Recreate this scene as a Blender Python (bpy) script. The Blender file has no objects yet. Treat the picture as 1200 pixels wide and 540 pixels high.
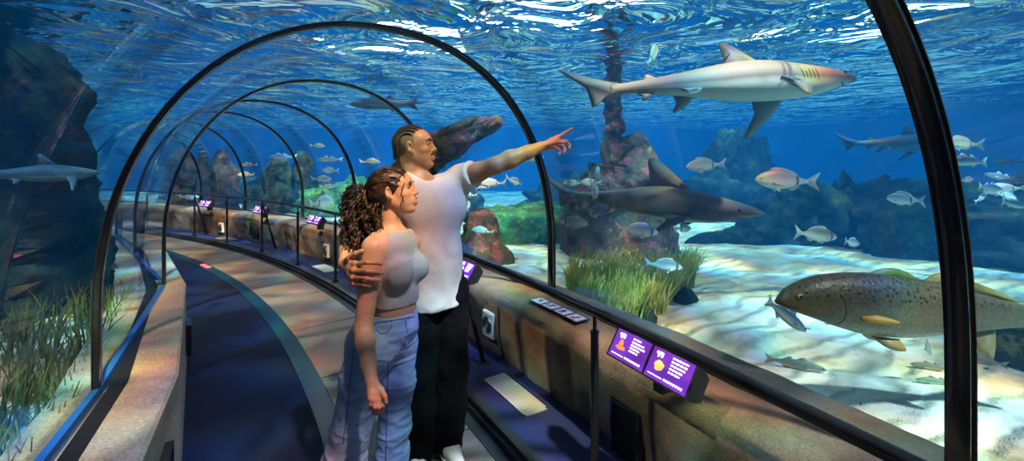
import bpy, bmesh, math, random
import numpy as np
from mathutils import Vector, Matrix, Quaternion, noise as mnoise
random.seed(7); rng = np.random.default_rng(7)
S = bpy.context.scene
COL = S.collection
# ---------------------------------------------------------------- camera model (1200 x 540 frame)
FPX, HY, EYE = 508.7, 191.0, 1.6
def at(px, py, d):
    return Vector(((px-600)/FPX*d, d, EYE-(py-HY)/FPX*d))
def on_z(px, py, z):
    return at(px, py, FPX*(EYE-z)/(py-HY))
CX, CY, R0 = -16.186, -7.166, 18.321
def pol(t, r, z=0.0):
    return Vector((CX+r*math.cos(t), CY+r*math.sin(t), z))
def theta_of(p): return math.atan2(p[1]-CY, p[0]-CX)
def rad_of(p): return math.hypot(p[0]-CX, p[1]-CY)
# ---------------------------------------------------------------- object helpers
def link(o, parent=None):
    COL.objects.link(o)
    if parent is not None: o.parent = parent
    return o
def mesh_obj(name, verts, faces, mat=None, parent=None, smooth=True):
    me = bpy.data.meshes.new(name)
    if isinstance(verts, np.ndarray): verts = verts.tolist()
    if isinstance(faces, np.ndarray): faces = faces.tolist()
    me.from_pydata([tuple(v) for v in verts], [], faces)
    me.update()
    if smooth and len(me.polygons): me.polygons.foreach_set('use_smooth', [True]*len(me.polygons))
    o = bpy.data.objects.new(name, me)
    if mat is not None: me.materials.append(mat)
    return link(o, parent)
def tag(o, label=None, cat=None, group=None, kind=None):
    if label: o['label'] = label
    if cat: o['category'] = cat
    if group: o['group'] = group
    if kind: o['kind'] = kind
    return o
def empty(name, loc=(0,0,0), label=None, cat=None, group=None):
    o = bpy.data.objects.new(name, None); o.empty_display_size = .05
    o.location = loc; link(o); tag(o, label, cat, group)
    bpy.context.view_layer.update()
    return o
def put_under(o, root):
    """parent a mesh built in world space to an Empty without moving it"""
    o.parent = root
    if root.type == 'EMPTY': o.matrix_parent_inverse = Matrix.Translation(-Vector(root.location))
    return o
class MB:
    """collects closed shapes into one mesh"""
    def __init__(s): s.v = []; s.f = []
    def add(s, v, f):
        n = len(s.v); s.v += [tuple(x) for x in v]; s.f += [tuple(i+n for i in q) for q in f]
    def box(s, c, sx, sy, sz, M=None, bev=0.0):
        bm = bmesh.new(); bmesh.ops.create_cube(bm, size=1)
        bmesh.ops.scale(bm, vec=(sx, sy, sz), verts=bm.verts)
        if bev > 0: bmesh.ops.bevel(bm, geom=list(bm.edges), offset=bev, segments=2, affect='EDGES')
        T = Matrix.Translation(Vector(c)) @ (M.to_4x4() if M is not None else Matrix.Identity(4))
        bm.transform(T); bm.verts.index_update()
        s.add([v.co[:] for v in bm.verts], [[v.index for v in f.verts] for f in bm.faces]); bm.free()
    def tube(s, pts, r, seg=10, cap=True, flat=1.0, up=None):
        pts = [Vector(p) for p in pts]; n = len(pts)
        rs = r if isinstance(r, (list, tuple)) else [r]*n
        rings = []; u = None
        for i in range(n):
            t = (pts[min(i+1, n-1)]-pts[max(i-1, 0)])
            t = t.normalized() if t.length > 1e-9 else Vector((0, 0, 1))
            if u is None:
                a = Vector(up) if up is not None else (Vector((0, 0, 1)) if abs(t.z) < .9 else Vector((1, 0, 0)))
                u = (a - t*a.dot(t)).normalized()
            else:
                u = (u - t*u.dot(t))
                u = u.normalized() if u.length > 1e-6 else t.orthogonal().normalized()
            w = t.cross(u)
            rings.append([pts[i] + (u*math.cos(k*2*math.pi/seg)*flat + w*math.sin(k*2*math.pi/seg))*rs[i] for k in range(seg)])
        s.loft(rings, cap)
    def loft(s, rings, cap=True, closed=False):
        m = len(rings[0]); v = [p for r in rings for p in r]; f = []
        n = len(rings)
        for i in range(n if closed else n-1):
            for k in range(m):
                a = i*m+k; b = i*m+(k+1) % m; i2 = (i+1) % n
                f.append((a, b, i2*m+(k+1) % m, i2*m+k))
        if cap and not closed:
            f.append(tuple(range(m))[::-1]); f.append(tuple((n-1)*m+k for k in range(m)))
        s.add(v, f)
    def cyl(s, a, b, r, seg=16): s.tube([a, b], r, seg)
    def build(s, name, mat, parent=None, smooth=False, auto=None):
        o = mesh_obj(name, s.v, s.f, mat, None, smooth)
        bm = bmesh.new(); bm.from_mesh(o.data); bmesh.ops.recalc_face_normals(bm, faces=bm.faces); bm.to_mesh(o.data); bm.free()
        if auto is not None:
            bm = bmesh.new(); bm.from_mesh(o.data)
            for e in bm.edges:
                if len(e.link_faces) == 2 and e.calc_face_angle(0) > math.radians(auto): e.smooth = False
            for f in bm.faces: f.smooth = True
            bm.to_mesh(o.data); bm.free()
        if parent is not None: put_under(o, parent)
        return o
# ---------------------------------------------------------------- node helpers
def new_mat(name):
    m = bpy.data.materials.new(name); m.use_nodes = True
    nt = m.node_tree; nt.nodes.clear()
    out = nt.nodes.new('ShaderNodeOutputMaterial')
    return m, nt, out
def N(nt, typ, **kw):
    n = nt.nodes.new(typ)
    for k, v in kw.items():
        if k.startswith('i_'):
            key = k[2:]; n.inputs[int(key) if key.isdigit() else key.replace('_', ' ')].default_value = v
        else: setattr(n, k, v)
    return n
def L(nt, a, b): nt.links.new(a, b)
def ramp(nt, fac, stops, interp='LINEAR'):
    r = nt.nodes.new('ShaderNodeValToRGB'); r.color_ramp.interpolation = interp
    e = r.color_ramp.elements
    while len(e) < len(stops): e.new(.5)
    for k, (p, c) in enumerate(stops):
        e[k].position = p; e[k].color = (*c, 1) if len(c) == 3 else c
    L(nt, fac, r.inputs[0]); return r.outputs[0]
def s2l(r, g, b):
    f = lambda c: c/12.92 if c <= .04045 else ((c+.055)/1.055)**2.4
    return (f(r/255), f(g/255), f(b/255))
def pbr(name, col, rough=.5, metal=0.0, noise_scale=0, noise_amt=.0, bump=0.0, bump_scale=60, spec=.5, coat=0.0, emit=None, estr=0.0, col2=None, coord='Object', detail=4, sub=None, sheen=0):
    m, nt, out = new_mat(name)
    b = N(nt, 'ShaderNodeBsdfPrincipled')
    b.inputs['Base Color'].default_value = (*col, 1); b.inputs['Roughness'].default_value = rough
    b.inputs['Metallic'].default_value = metal; b.inputs['Specular IOR Level'].default_value = spec
    b.inputs['Coat Weight'].default_value = coat
    if sub: b.inputs['Subsurface Weight'].default_value = sub; b.inputs['Subsurface Radius'].default_value = (.6,.25,.12); b.inputs['Subsurface Scale'].default_value = .02
    if sheen: b.inputs['Sheen Weight'].default_value = sheen
    tc = N(nt, 'ShaderNodeTexCoord')
    if noise_scale:
        n = N(nt, 'ShaderNodeTexNoise', i_Scale=noise_scale, i_Detail=detail, i_Roughness=.6); L(nt, tc.outputs[coord], n.inputs['Vector'])
        c2 = col2 if col2 is not None else tuple(max(0, c*(1-noise_amt)) for c in col)
        L(nt, ramp(nt, n.outputs[0], [(.35, c2), (.65, col)]), b.inputs['Base Color'])
    if bump:
        n2 = N(nt, 'ShaderNodeTexNoise', i_Scale=bump_scale, i_Detail=5, i_Roughness=.65); L(nt, tc.outputs[coord], n2.inputs['Vector'])
        bp = N(nt, 'ShaderNodeBump', i_Strength=bump, i_Distance=.02); L(nt, n2.outputs[0], bp.inputs['Height']); L(nt, bp.outputs[0], b.inputs['Normal'])
    if emit is not None:
        b.inputs['Emission Color'].default_value = (*emit, 1); b.inputs['Emission Strength'].default_value = estr
    L(nt, b.outputs[0], out.inputs[0])
    return m
def sstep(a, b, x):
    t = np.clip((x-a)/(b-a), 0, 1); return t*t*(3-2*t)
# cheap smooth value noise on arrays
def vnoise(P, scale=1.0, seed=0):
    Q = np.asarray(P, dtype=np.float64)*scale + seed*17.31
    I = np.floor(Q).astype(np.int64); F = Q-I; F = F*F*(3-2*F)
    def hsh(x, y, z):
        h = (x*374761393 + y*668265263 + z*2147483647 + seed*1013904223) & 0xFFFFFFFF
        h = ((h ^ (h >> 13))*1274126177) & 0xFFFFFFFF
        h = (h ^ (h >> 16)) & 0xFFFFFF
        return h/float(0xFFFFFF)
    r = 0
    for dx in (0, 1):
        for dy in (0, 1):
            for dz in (0, 1):
                w = (F[..., 0] if dx else 1-F[..., 0])*(F[..., 1] if dy else 1-F[..., 1])*(F[..., 2] if dz else 1-F[..., 2])
                r = r + w*hsh(I[..., 0]+dx, I[..., 1]+dy, I[..., 2]+dz)
    return r*2-1
def fbm(P, scale=1.0, oct=4, seed=0, gain=.5):
    r = 0; a = 1
    for k in range(oct):
        r = r + a*vnoise(P, scale, seed+k); scale *= 2.03; a *= gain
    return r
# ================================================================ tunnel shell
W_, Z0_, B_, NN_, ZB = 1.348, .914, 1.543, 2.148, .554
R_RAIL, R_WALL, R_LEFT = 18.85, 19.231, 17.25
RIBT = [.23, .342, .457, .571, .686, .797, .902, 1.016, 1.113, 1.223, 1.333, 1.443, 1.553]
TW = {.457: -.068, .571: .028, .686: .010, .797: .015, .902: .009, 1.016: .037, 1.113: .013}
RO = {.457: -.05, .571: -.018, .686: .122, .797: -.017, .902: .022, 1.016: -.006, 1.113: .003}
def profile(off=0.0, seg=40, zb=ZB):
    pts = []
    t = np.linspace(0, math.pi, seg+1)
    for a in t:
        c, s = math.cos(a), math.sin(a)
        pts.append(((W_+off)*math.copysign(abs(c)**(2/NN_), c), Z0_+(B_+off)*abs(s)**(2/NN_)))
    lo = [(W_+off, zb), (W_+off, (zb+Z0_)/2)]; hi = [(-W_-off, (zb+Z0_)/2), (-W_-off, zb)]
    return lo+pts+hi
def frame_at(th):
    tw = TW.get(th, 0.0); ro = RO.get(th, 0.0)
    base = pol(th, R0+ro); lat = Vector((math.cos(th+tw), math.sin(th+tw), 0)); tan = Vector((-lat.y, lat.x, 0))
    return base, lat, tan
def ring(th, off=0.0, shift=0.0, zb=ZB, seg=40):
    b, l, t = frame_at(th)
    return [b + l*u + t*shift + Vector((0, 0, z)) for u, z in profile(off, seg, zb)]
# --- materials
def mat_acrylic():
    m, nt, out = new_mat('acrylic')
    tr = N(nt, 'ShaderNodeBsdfTransparent'); tr.inputs[0].default_value = (.985, .992, .995, 1)
    gl = N(nt, 'ShaderNodeBsdfGlossy', i_Roughness=.0)
    fr = N(nt, 'ShaderNodeFresnel', i_IOR=1.45)
    geo = N(nt, 'ShaderNodeNewGeometry')
    # only the dry face mirrors the tunnel; the wet face (acrylic against water) barely reflects
    mul = N(nt, 'ShaderNodeMath', operation='MULTIPLY'); L(nt, fr.outputs[0], mul.inputs[0]); mul.inputs[1].default_value = .45
    mx = N(nt, 'ShaderNodeMixShader'); L(nt, mul.outputs[0], mx.inputs[0]); L(nt, tr.outputs[0], mx.inputs[1]); L(nt, gl.outputs[0], mx.inputs[2])
    L(nt, mx.outputs[0], out.inputs[0]); return m
def mat_wet_face():
    m, nt, out = new_mat('acrylic_wet_side')
    tr = N(nt, 'ShaderNodeBsdfTransparent'); tr.inputs[0].default_value = (.99, .995, 1, 1); L(nt, tr.outputs[0], out.inputs[0]); return m
M_ACR = mat_acrylic(); M_WET = mat_wet_face()
M_BLACK = pbr('black_gloss_metal', (.006, .007, .008), .18, .0, spec=.6, coat=.6)
M_RUBBER = pbr('black_rubber', (.008, .008, .010), .5)
M_CHROME = pbr('dark_chrome', (.05, .055, .065), .16, .9)
M_STEEL = pbr('brushed_steel', (.25, .26, .28), .32, 1.0)
M_PLASTIC = pbr('black_plastic', (.010, .010, .013), .4)
M_BLUEBAR = pbr('blue_sealing_bar', (.02, .12, .5), .3)
def mat_concrete(name, c1, c2, c3, bump=.5, sc=7.0):
    m, nt, out = new_mat(name)
    tc = N(nt, 'ShaderNodeTexCoord'); b = N(nt, 'ShaderNodeBsdfPrincipled', i_Roughness=.75)
    n1 = N(nt, 'ShaderNodeTexNoise', i_Scale=sc*.35, i_Detail=5, i_Roughness=.62); L(nt, tc.outputs['Object'], n1.inputs[0])
    n2 = N(nt, 'ShaderNodeTexNoise', i_Scale=sc*16, i_Detail=3, i_Roughness=.7); L(nt, tc.outputs['Object'], n2.inputs[0])
    c = ramp(nt, n1.outputs[0], [(.32, c2), (.5, c1), (.7, c3)])
    mx = N(nt, 'ShaderNodeMix', data_type='RGBA', blend_type='OVERLAY'); mx.inputs[0].default_value = .75
    L(nt, c, mx.inputs[6]); L(nt, ramp(nt, n2.outputs[0], [(.3, (.25,)*3), (.7, (.75,)*3)]), mx.inputs[7])
    L(nt, mx.outputs[2], b.inputs['Base Color'])
    n3 = N(nt, 'ShaderNodeTexNoise', i_Scale=sc*7, i_Detail=6, i_Roughness=.75); L(nt, tc.outputs['Object'], n3.inputs[0])
    bp = N(nt, 'ShaderNodeBump', i_Strength=bump, i_Distance=.02); L(nt, n3.outputs[0], bp.inputs['Height']); L(nt, bp.outputs[0], b.inputs['Normal'])
    L(nt, b.outputs[0], out.inputs[0]); return m
M_WALL = mat_concrete('rough_brown_concrete', s2l(116, 102, 88), s2l(84, 74, 64), s2l(140, 126, 108), .55, 7)
M_LEDGE = mat_concrete('smooth_grey_concrete', s2l(158, 150, 138), s2l(122, 116, 107), s2l(176, 168, 154), .15, 5)
def mat_walkway():
    m, nt, out = new_mat('worn_grey_walkway')
    tc = N(nt, 'ShaderNodeTexCoord'); b = N(nt, 'ShaderNodeBsdfPrincipled', i_Roughness=.42)
    n1 = N(nt, 'ShaderNodeTexNoise', i_Scale=1.6, i_Detail=6, i_Roughness=.65); L(nt, tc.outputs['Object'], n1.inputs[0])
    c = ramp(nt, n1.outputs[0], [(.3, s2l(78, 66, 57)), (.5, s2l(108, 94, 80)), (.72, s2l(134, 116, 98))])
    # pale curved scuff marks
    v = N(nt, 'ShaderNodeTexVoronoi', feature='DISTANCE_TO_EDGE', i_Scale=1.3); n4 = N(nt, 'ShaderNodeTexNoise', i_Scale=2.2)
    mp = N(nt, 'ShaderNodeMix', data_type='VECTOR'); mp.inputs[0].default_value = .35; L(nt, tc.outputs['Object'], mp.inputs[4]); L(nt, n4.outputs['Color'], mp.inputs[5]); L(nt, mp.outputs[1], v.inputs[0])
    s = ramp(nt, v.outputs['Distance'], [(.0, (1,)*3), (.012, (0,)*3)])
    mk = N(nt, 'ShaderNodeTexNoise', i_Scale=1.1); L(nt, tc.outputs['Object'], mk.inputs[0])
    k = ramp(nt, mk.outputs[0], [(.5, (0,)*3), (.62, (.5,)*3)])
    mu = N(nt, 'ShaderNodeMath', operation='MULTIPLY'); L(nt, s, mu.inputs[0]); L(nt, k, mu.inputs[1])
    mx = N(nt, 'ShaderNodeMix', data_type='RGBA'); L(nt, mu.outputs[0], mx.inputs[0]); L(nt, c, mx.inputs[6]); mx.inputs[7].default_value = (*s2l(170, 160, 148), 1)
    L(nt, mx.outputs[2], b.inputs['Base Color'])
    n3 = N(nt, 'ShaderNodeTexNoise', i_Scale=30, i_Detail=6); L(nt, tc.outputs['Object'], n3.inputs[0])
    bp = N(nt, 'ShaderNodeBump', i_Strength=.12, i_Distance=.01); L(nt, n3.outputs[0], bp.inputs['Height']); L(nt, bp.outputs[0], b.inputs['Normal'])
    L(nt, b.outputs[0], out.inputs[0]); return m
M_WALK = mat_walkway()
M_CARPET = pbr('dark_blue_carpet', s2l(4, 17, 50), .7, noise_scale=90, col2=s2l(2, 12, 38), bump=.2, bump_scale=500, spec=.18)
M_CARPET2 = pbr('blue_platform_carpet', s2l(16, 28, 78), .6, noise_scale=120, col2=s2l(11, 20, 60), bump=.3, bump_scale=500)
M_TEAL = pbr('glossy_teal_strip', s2l(6, 50, 62), .28, .0, noise_scale=3, col2=s2l(3, 34, 46), spec=.35)

TH0, TH1 = .26, 1.56
def sweep(name, section, mat, t0=TH0, t1=TH1, n=90, smooth=False, jitter=None, ts=None, auto=None, kind='structure'):
    """closed (r,z) section swept along the curve of the tunnel"""
    ts = list(ts) if ts is not None else list(np.linspace(t0, t1, n))
    rings = []
    for t in ts:
        rr = []
        for (r, z) in section:
            p = pol(t, r, z)
            rr.append(p)
        rings.append(rr)
    if jitter is not None: rings = jitter(rings)
    mb = MB(); mb.loft(rings, True)
    o = mb.build(name, mat, smooth=smooth, auto=auto); tag(o, kind=kind); return o
tag(sweep('floor', [(16.9, -.3), (R_WALL+.3, -.3), (R_WALL+.3, -.012), (16.9, -.012)], M_RUBBER))
sweep('floor_carpet', [(17.20, -.02), (17.922, -.02), (17.922, .0), (17.20, .0)], M_CARPET)
sweep('floor_strip', [(17.922, -.02), (18.052, -.02), (18.052, .006), (17.922, .006)], M_TEAL)
# the moving walkway: slabs with thin dark joints
J = np.arange(TH0, TH1, .0625)+.0405
for k in range(len(J)-1):
    g = .0004
    sweep('floor_walkway', [(18.056, -.02), (18.69, -.02), (18.69, .004), (18.056, .004)], M_WALK, J[k]+g, J[k+1]-g, 7)
sweep('floor_trough', [(18.69, -.02), (18.80, -.02), (18.80, .03), (18.775, .03), (18.77, -.008), (18.715, -.008), (18.71, .012), (18.69, .012)], M_RUBBER)
sweep('floor_kerb', [(18.80, -.02), (18.86, -.02), (18.86, .062), (18.80, .062)], M_RUBBER)
sweep('floor_platform', [(18.86, -.02), (R_WALL+.2, -.02), (R_WALL+.2, .06), (18.86, .06)], M_CARPET2)
# right parapet: thick rounded rock-cast wall
sec = [(19.31, -.02), (R_WALL+.055, .0), (R_WALL+.035, .12), (R_WALL+.02, .25), (R_WALL+.01, .38), (R_WALL+.012, .46), (R_WALL+.03, .515), (R_WALL+.07, .548), (R_WALL+.13, .560), (R_WALL+.22, .562), (R_WALL+.3, .562), (R_WALL+.40, .560), (R_WALL+.50, .556), (R_WALL+.62, .54), (R_WALL+.62, -.02)]
def jit(rings):
    A = np.array([[p[:] for p in r] for r in rings])
    d = .012*fbm(A, 2.2, 4, 3) + .006*fbm(A, 9, 3, 5)
    rad = A-np.array([CX, CY, 0]); rad[..., 2] = 0; rad /= np.linalg.norm(rad, axis=2, keepdims=True)
    A = A+rad*d[..., None]; A[..., 2] += .006*fbm(A, 5, 3, 9)
    return [[Vector(p) for p in r] for r in A]
sec2 = []
for i in range(len(sec)-1):
    a, b = sec[i], sec[i+1]; k = max(1, int(math.dist(a, b)/.03))
    sec2 += [(a[0]+(b[0]-a[0])*j/k, a[1]+(b[1]-a[1])*j/k) for j in range(k)]
sec2.append(sec[-1])
sweep('wall_right', sec2, M_WALL, n=760, smooth=True, jitter=jit)
# left parapet: straight cast panels between the ribs
rl = 17.262
sweep('wall_left', [(rl+.01, -.02), (rl, .42), (rl, .545), (rl-.012, .56), (rl-.19, .562), (rl-.19, .535), (rl-.46, .535), (rl-.46, -.02)], M_LEDGE, ts=RIBT)
sweep('trim_1', [(rl-.19, .52), (rl-.19, .548), (rl-.265, .548), (rl-.265, .52)], M_RUBBER, ts=RIBT)
def glassbar(name, side, mat, w0, w1, z0, z1):
    rings = []
    for t in RIBT:
        b, l, tt = frame_at(t)
        rings.append([b+l*side*(W_+w)+Vector((0, 0, z)) for w, z in ((w0, z0), (w1, z0), (w1, z1), (w0, z1))])
    mb = MB(); mb.loft(rings); return tag(mb.build(name, mat), kind='structure')
glassbar('trim_2', -1, M_BLUEBAR, -.032, -.002, .50, .585)
glassbar('trim_3', 1, M_BLUEBAR, -.03, -.002, .50, .582)
glassbar('trim_4', 1, M_BLACK, -.075, -.031, .50, .592)
# acrylic bays
for k in range(len(RIBT)-1):
    a, b = RIBT[k], RIBT[k+1]
    g = 0
    ri = [ring(a, 0), ring(b, 0)]; ro = [ring(a, .05), ring(b, .05)]
    m = len(ri[0]); V = ri[0]+ri[1]+ro[0]+ro[1]; F = []; mi = []
    for j in range(m-1):
        F.append((j, j+1, m+j+1, m+j)); mi.append(0)
        F.append((2*m+j, 3*m+j, 3*m+j+1, 2*m+j+1)); mi.append(1)
        F.append((j, 2*m+j, 2*m+j+1, j+1)); mi.append(1)
        F.append((m+j, m+j+1, 3*m+j+1, 3*m+j)); mi.append(1)
    F.append((0, m, 3*m, 2*m)); F.append((m-1, 3*m-1, 4*m-1, 2*m-1)); mi += [1, 1]
    o = mesh_obj('window_%d' % (k+1), V, F, M_ACR)
    o.data.materials.append(M_WET); o.data.polygons.foreach_set('material_index', mi)
    tag(o, kind='structure')
# ribs
ORD = ['', '', 'nearest the camera, rising past the school of fish at the frame edge', 'large one that frames the couple',
       'third from the camera, passing behind the head of the man', 'fourth from the camera, meeting the rail left of the woman', 'fifth from the camera, in front of the tallest thin rock pillar',
       'sixth from the camera, between the two groups of rock pillars', 'seventh from the camera, beside the leftmost pillar', '', '', '', '']
for k, t in enumerate(RIBT[1:9], 1):
    b, l, tt = frame_at(t)
    pr0 = profile(-.03, 48, .565); pr1 = profile(-.001, 48, .565); hw = .032
    rings = []
    for (u0, z0), (u1, z1) in zip(pr0, pr1):
        # inner corners a little narrower than the back, softened
        q = []
        for (f, s) in ((0, -.7), (.12, -1), (1, -1), (1, 1), (.12, 1), (0, .7)):
            u = u0+(u1-u0)*f; z = z0+(z1-z0)*f
            q.append(b+l*u+tt*(hw*s)+Vector((0, 0, z)))
        rings.append(q)
    mb = MB(); mb.loft(rings)
    o = mb.build('arch_rib', M_BLACK, auto=35)
    lab = 'black arched tunnel rib, ' + (ORD[k] if ORD[k] else 'overhead behind the viewpoint')
    lab = lab.replace('nearest the camera, rising past the school of fish at the frame edge', 'curving up in front of the spotted fish')
    tag(o, lab, 'arch')
    for sgn in (-1, 1):
        rings = []
        for (u0, z0), (u1, z1) in zip(profile(-.006, 48, .565), profile(-.001, 48, .565)):
            rings.append([b+l*(u0+(u1-u0)*f)+tt*(s_*sgn)+Vector((0, 0, z0+(z1-z0)*f)) for f, s_ in ((0, hw), (1, hw), (1, hw+.007), (0, hw+.007))])
        mb = MB(); mb.loft(rings); sl_ = mb.build('seal_strip', M_RUBBER); put_under(sl_, o)
# ================================================================ water body, surface and tank
def water_body():
    rs = []
    ths = [.225]+RIBT[1:-1]+[1.556]
    for t in ths:
        pr = ring(t, .052, zb=ZB)
        rs.append([pr[0]+Vector((0, 0, -.95))]+pr+[pr[-1]+Vector((0, 0, -.95))])
    mb = MB(); mb.loft(rs)
    me = bpy.data.meshes.new('t'); me.from_pydata(mb.v, [], mb.f)
    bm = bmesh.new(); bm.from_mesh(me); bmesh.ops.recalc_face_normals(bm, faces=bm.faces)
    for f in bm.faces: f.normal_flip()
    x0, x1, y0, y1, z0, z1 = TX0, TX1, TY0, TY1, -.6, WZ-.05
    c = [bm.verts.new(p) for p in ((x0,y0,z0),(x1,y0,z0),(x1,y1,z0),(x0,y1,z0),(x0,y0,z1),(x1,y0,z1),(x1,y1,z1),(x0,y1,z1))]
    for q in ((0,3,2,1),(4,5,6,7),(0,1,5,4),(1,2,6,5),(2,3,7,6),(3,0,4,7)): bm.faces.new([c[i] for i in q])
    o = bpy.data.objects.new('water', bpy.data.meshes.new('water')); bm.to_mesh(o.data); bm.free(); link(o)
    m, nt, out = new_mat('sea_water')
    sc = N(nt, 'ShaderNodeVolumeScatter', i_Density=WSC, i_Anisotropy=.1); sc.inputs['Color'].default_value = (*WSCOL, 1)
    ab = N(nt, 'ShaderNodeVolumeAbsorption', i_Density=WAB); ab.inputs['Color'].default_value = (*WACOL, 1)
    ad = N(nt, 'ShaderNodeAddShader'); L(nt, sc.outputs[0], ad.inputs[0]); L(nt, ab.outputs[0], ad.inputs[1]); L(nt, ad.outputs[0], out.inputs['Volume'])
    o.data.materials.append(m); tag(o, kind='structure'); return o
WZ = 2.95
TX0, TX1, TY0, TY1 = -24., 13., -5., 19.
WSC, WSCOL, WAB, WACOL = .036, (.02, .36, 1.), .22, (.20, .72, .92)
water_body()
def mat_surface():
    m, nt, out = new_mat('rippled_water_surface')
    tc = N(nt, 'ShaderNodeTexCoord')
    mp = N(nt, 'ShaderNodeMapping'); mp.inputs['Scale'].default_value = (1, 1, 1); L(nt, tc.outputs['Object'], mp.inputs[0])
    n = N(nt, 'ShaderNodeTexNoise', i_Scale=1.15, i_Detail=3, i_Roughness=.48, i_Distortion=1.6); L(nt, mp.outputs[0], n.inputs[0])
    bp = N(nt, 'ShaderNodeBump', i_Strength=1.0, i_Distance=.34); L(nt, n.outputs[0], bp.inputs['Height'])
    fr = N(nt, 'ShaderNodeFresnel', i_IOR=1.2); L(nt, bp.outputs[0], fr.inputs['Normal'])
    gl = N(nt, 'ShaderNodeBsdfGlossy', i_Roughness=.05); gl.inputs[0].default_value = (.95, .97, 1, 1); L(nt, bp.outputs[0], gl.inputs['Normal'])
    tr = N(nt, 'ShaderNodeBsdfTransparent')
    # focused light painted into the transparent colour; three offset copies make the prismatic fringes
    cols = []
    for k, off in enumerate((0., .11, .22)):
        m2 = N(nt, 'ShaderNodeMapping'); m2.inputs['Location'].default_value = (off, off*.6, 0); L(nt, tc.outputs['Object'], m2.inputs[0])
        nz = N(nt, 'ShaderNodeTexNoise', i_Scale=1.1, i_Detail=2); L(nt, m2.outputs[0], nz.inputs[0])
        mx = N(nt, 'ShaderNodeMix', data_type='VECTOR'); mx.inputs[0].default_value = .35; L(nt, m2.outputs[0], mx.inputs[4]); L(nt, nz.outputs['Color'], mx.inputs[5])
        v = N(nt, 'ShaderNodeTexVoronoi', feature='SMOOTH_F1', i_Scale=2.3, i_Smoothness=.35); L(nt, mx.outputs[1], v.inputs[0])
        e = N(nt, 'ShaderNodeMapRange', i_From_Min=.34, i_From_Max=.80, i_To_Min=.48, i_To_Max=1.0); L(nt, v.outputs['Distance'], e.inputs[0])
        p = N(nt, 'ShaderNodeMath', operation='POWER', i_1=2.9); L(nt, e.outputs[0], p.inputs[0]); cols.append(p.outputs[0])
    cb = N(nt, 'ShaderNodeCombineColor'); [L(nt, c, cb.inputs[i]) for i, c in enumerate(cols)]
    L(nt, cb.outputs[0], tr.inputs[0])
    mx = N(nt, 'ShaderNodeMixShader'); L(nt, fr.outputs[0], mx.inputs[0]); L(nt, tr.outputs[0], mx.inputs[1]); L(nt, gl.outputs[0], mx.inputs[2])
    L(nt, mx.outputs[0], out.inputs[0]); return m
def water_surface():
    nx, ny = 300, 200
    xs = np.linspace(TX0, TX1, nx); ys = np.linspace(TY0, TY1, ny)
    X, Y = np.meshgrid(xs, ys); P = np.stack([X, Y, np.zeros_like(X)], 2)
    Z = WZ + .03*fbm(P, .8, 3, 21)
    P[..., 2] = Z
    F = [(j*nx+i, j*nx+i+1, (j+1)*nx+i+1, (j+1)*nx+i) for j in range(ny-1) for i in range(nx-1)]
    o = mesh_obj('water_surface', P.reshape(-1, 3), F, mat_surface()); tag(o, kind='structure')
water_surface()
M_TANK = pbr('painted_tank_wall', s2l(6, 44, 108), .8, noise_scale=.5, col2=s2l(5, 34, 88))
def tankwall(name, a, b):
    a = Vector(a); b = Vector(b); d = (b-a).normalized(); n = Vector((d.y, -d.x, 0))*.2
    mb = MB(); mb.add([a, b, b+n, a+n]+[p+Vector((0, 0, 4.6)) for p in (a, b, b+n, a+n)], [(0,1,2,3),(4,5,6,7),(0,1,5,4),(1,2,6,5),(2,3,7,6),(3,0,4,7)])
    tag(mb.build(name, M_TANK), kind='structure')
e = .01
tankwall('wall_east', (TX1-e, TY0, -.7), (TX1-e, TY1, -.7)); tankwall('wall_north', (TX1, TY1-e, -.7), (TX0, TY1-e, -.7))
tankwall('wall_west', (TX0+e, TY1, -.7), (TX0+e, TY0, -.7)); tankwall('wall_south', (TX0, TY0+e, -.7), (TX1, TY0+e, -.7))
# sand
def mat_sand():
    m, nt, out = new_mat('pale_sand')
    tc = N(nt, 'ShaderNodeTexCoord'); b = N(nt, 'ShaderNodeBsdfPrincipled', i_Roughness=.9, i_Specular_IOR_Level=.1)
    n = N(nt, 'ShaderNodeTexNoise', i_Scale=3, i_Detail=8, i_Roughness=.65); L(nt, tc.outputs['Object'], n.inputs[0])
    c = ramp(nt, n.outputs[0], [(.36, s2l(186, 178, 148)), (.46, s2l(214, 206, 178)), (.62, s2l(230, 224, 200))])
    n2 = N(nt, 'ShaderNodeTexNoise', i_Scale=4.5, i_Detail=6, i_Roughness=.7); L(nt, tc.outputs['Object'], n2.inputs[0])
    d = ramp(nt, n2.outputs[0], [(.655, (0,)*3), (.685, (1,)*3)])
    mx = N(nt, 'ShaderNodeMix', data_type='RGBA'); L(nt, d, mx.inputs[0]); L(nt, c, mx.inputs[6]); mx.inputs[7].default_value = (*s2l(70, 84, 70), 1)
    L(nt, mx.outputs[2], b.inputs['Base Color'])
    n3 = N(nt, 'ShaderNodeTexNoise', i_Scale=90, i_Detail=4); L(nt, tc.outputs['Object'], n3.inputs[0])
    mp = N(nt, 'ShaderNodeMapping'); mp.inputs['Rotation'].default_value = (0, 0, math.radians(63)); L(nt, tc.outputs['Object'], mp.inputs[0])
    wv = N(nt, 'ShaderNodeTexWave', i_Scale=1.7, i_Distortion=7.0, i_Detail=3, i_Detail_Scale=1.2); L(nt, mp.outputs[0], wv.inputs[0])
    bw = N(nt, 'ShaderNodeBump', i_Strength=.75, i_Distance=.05); L(nt, wv.outputs['Fac'], bw.inputs['Height'])
    bp = N(nt, 'ShaderNodeBump', i_Strength=.5, i_Distance=.012); L(nt, n3.outputs[0], bp.inputs['Height']); L(nt, bw.outputs[0], bp.inputs['Normal']); L(nt, bp.outputs[0], b.inputs['Normal'])
    L(nt, b.outputs[0], out.inputs[0]); return m
M_SAND = mat_sand()
ZS = .36
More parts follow.
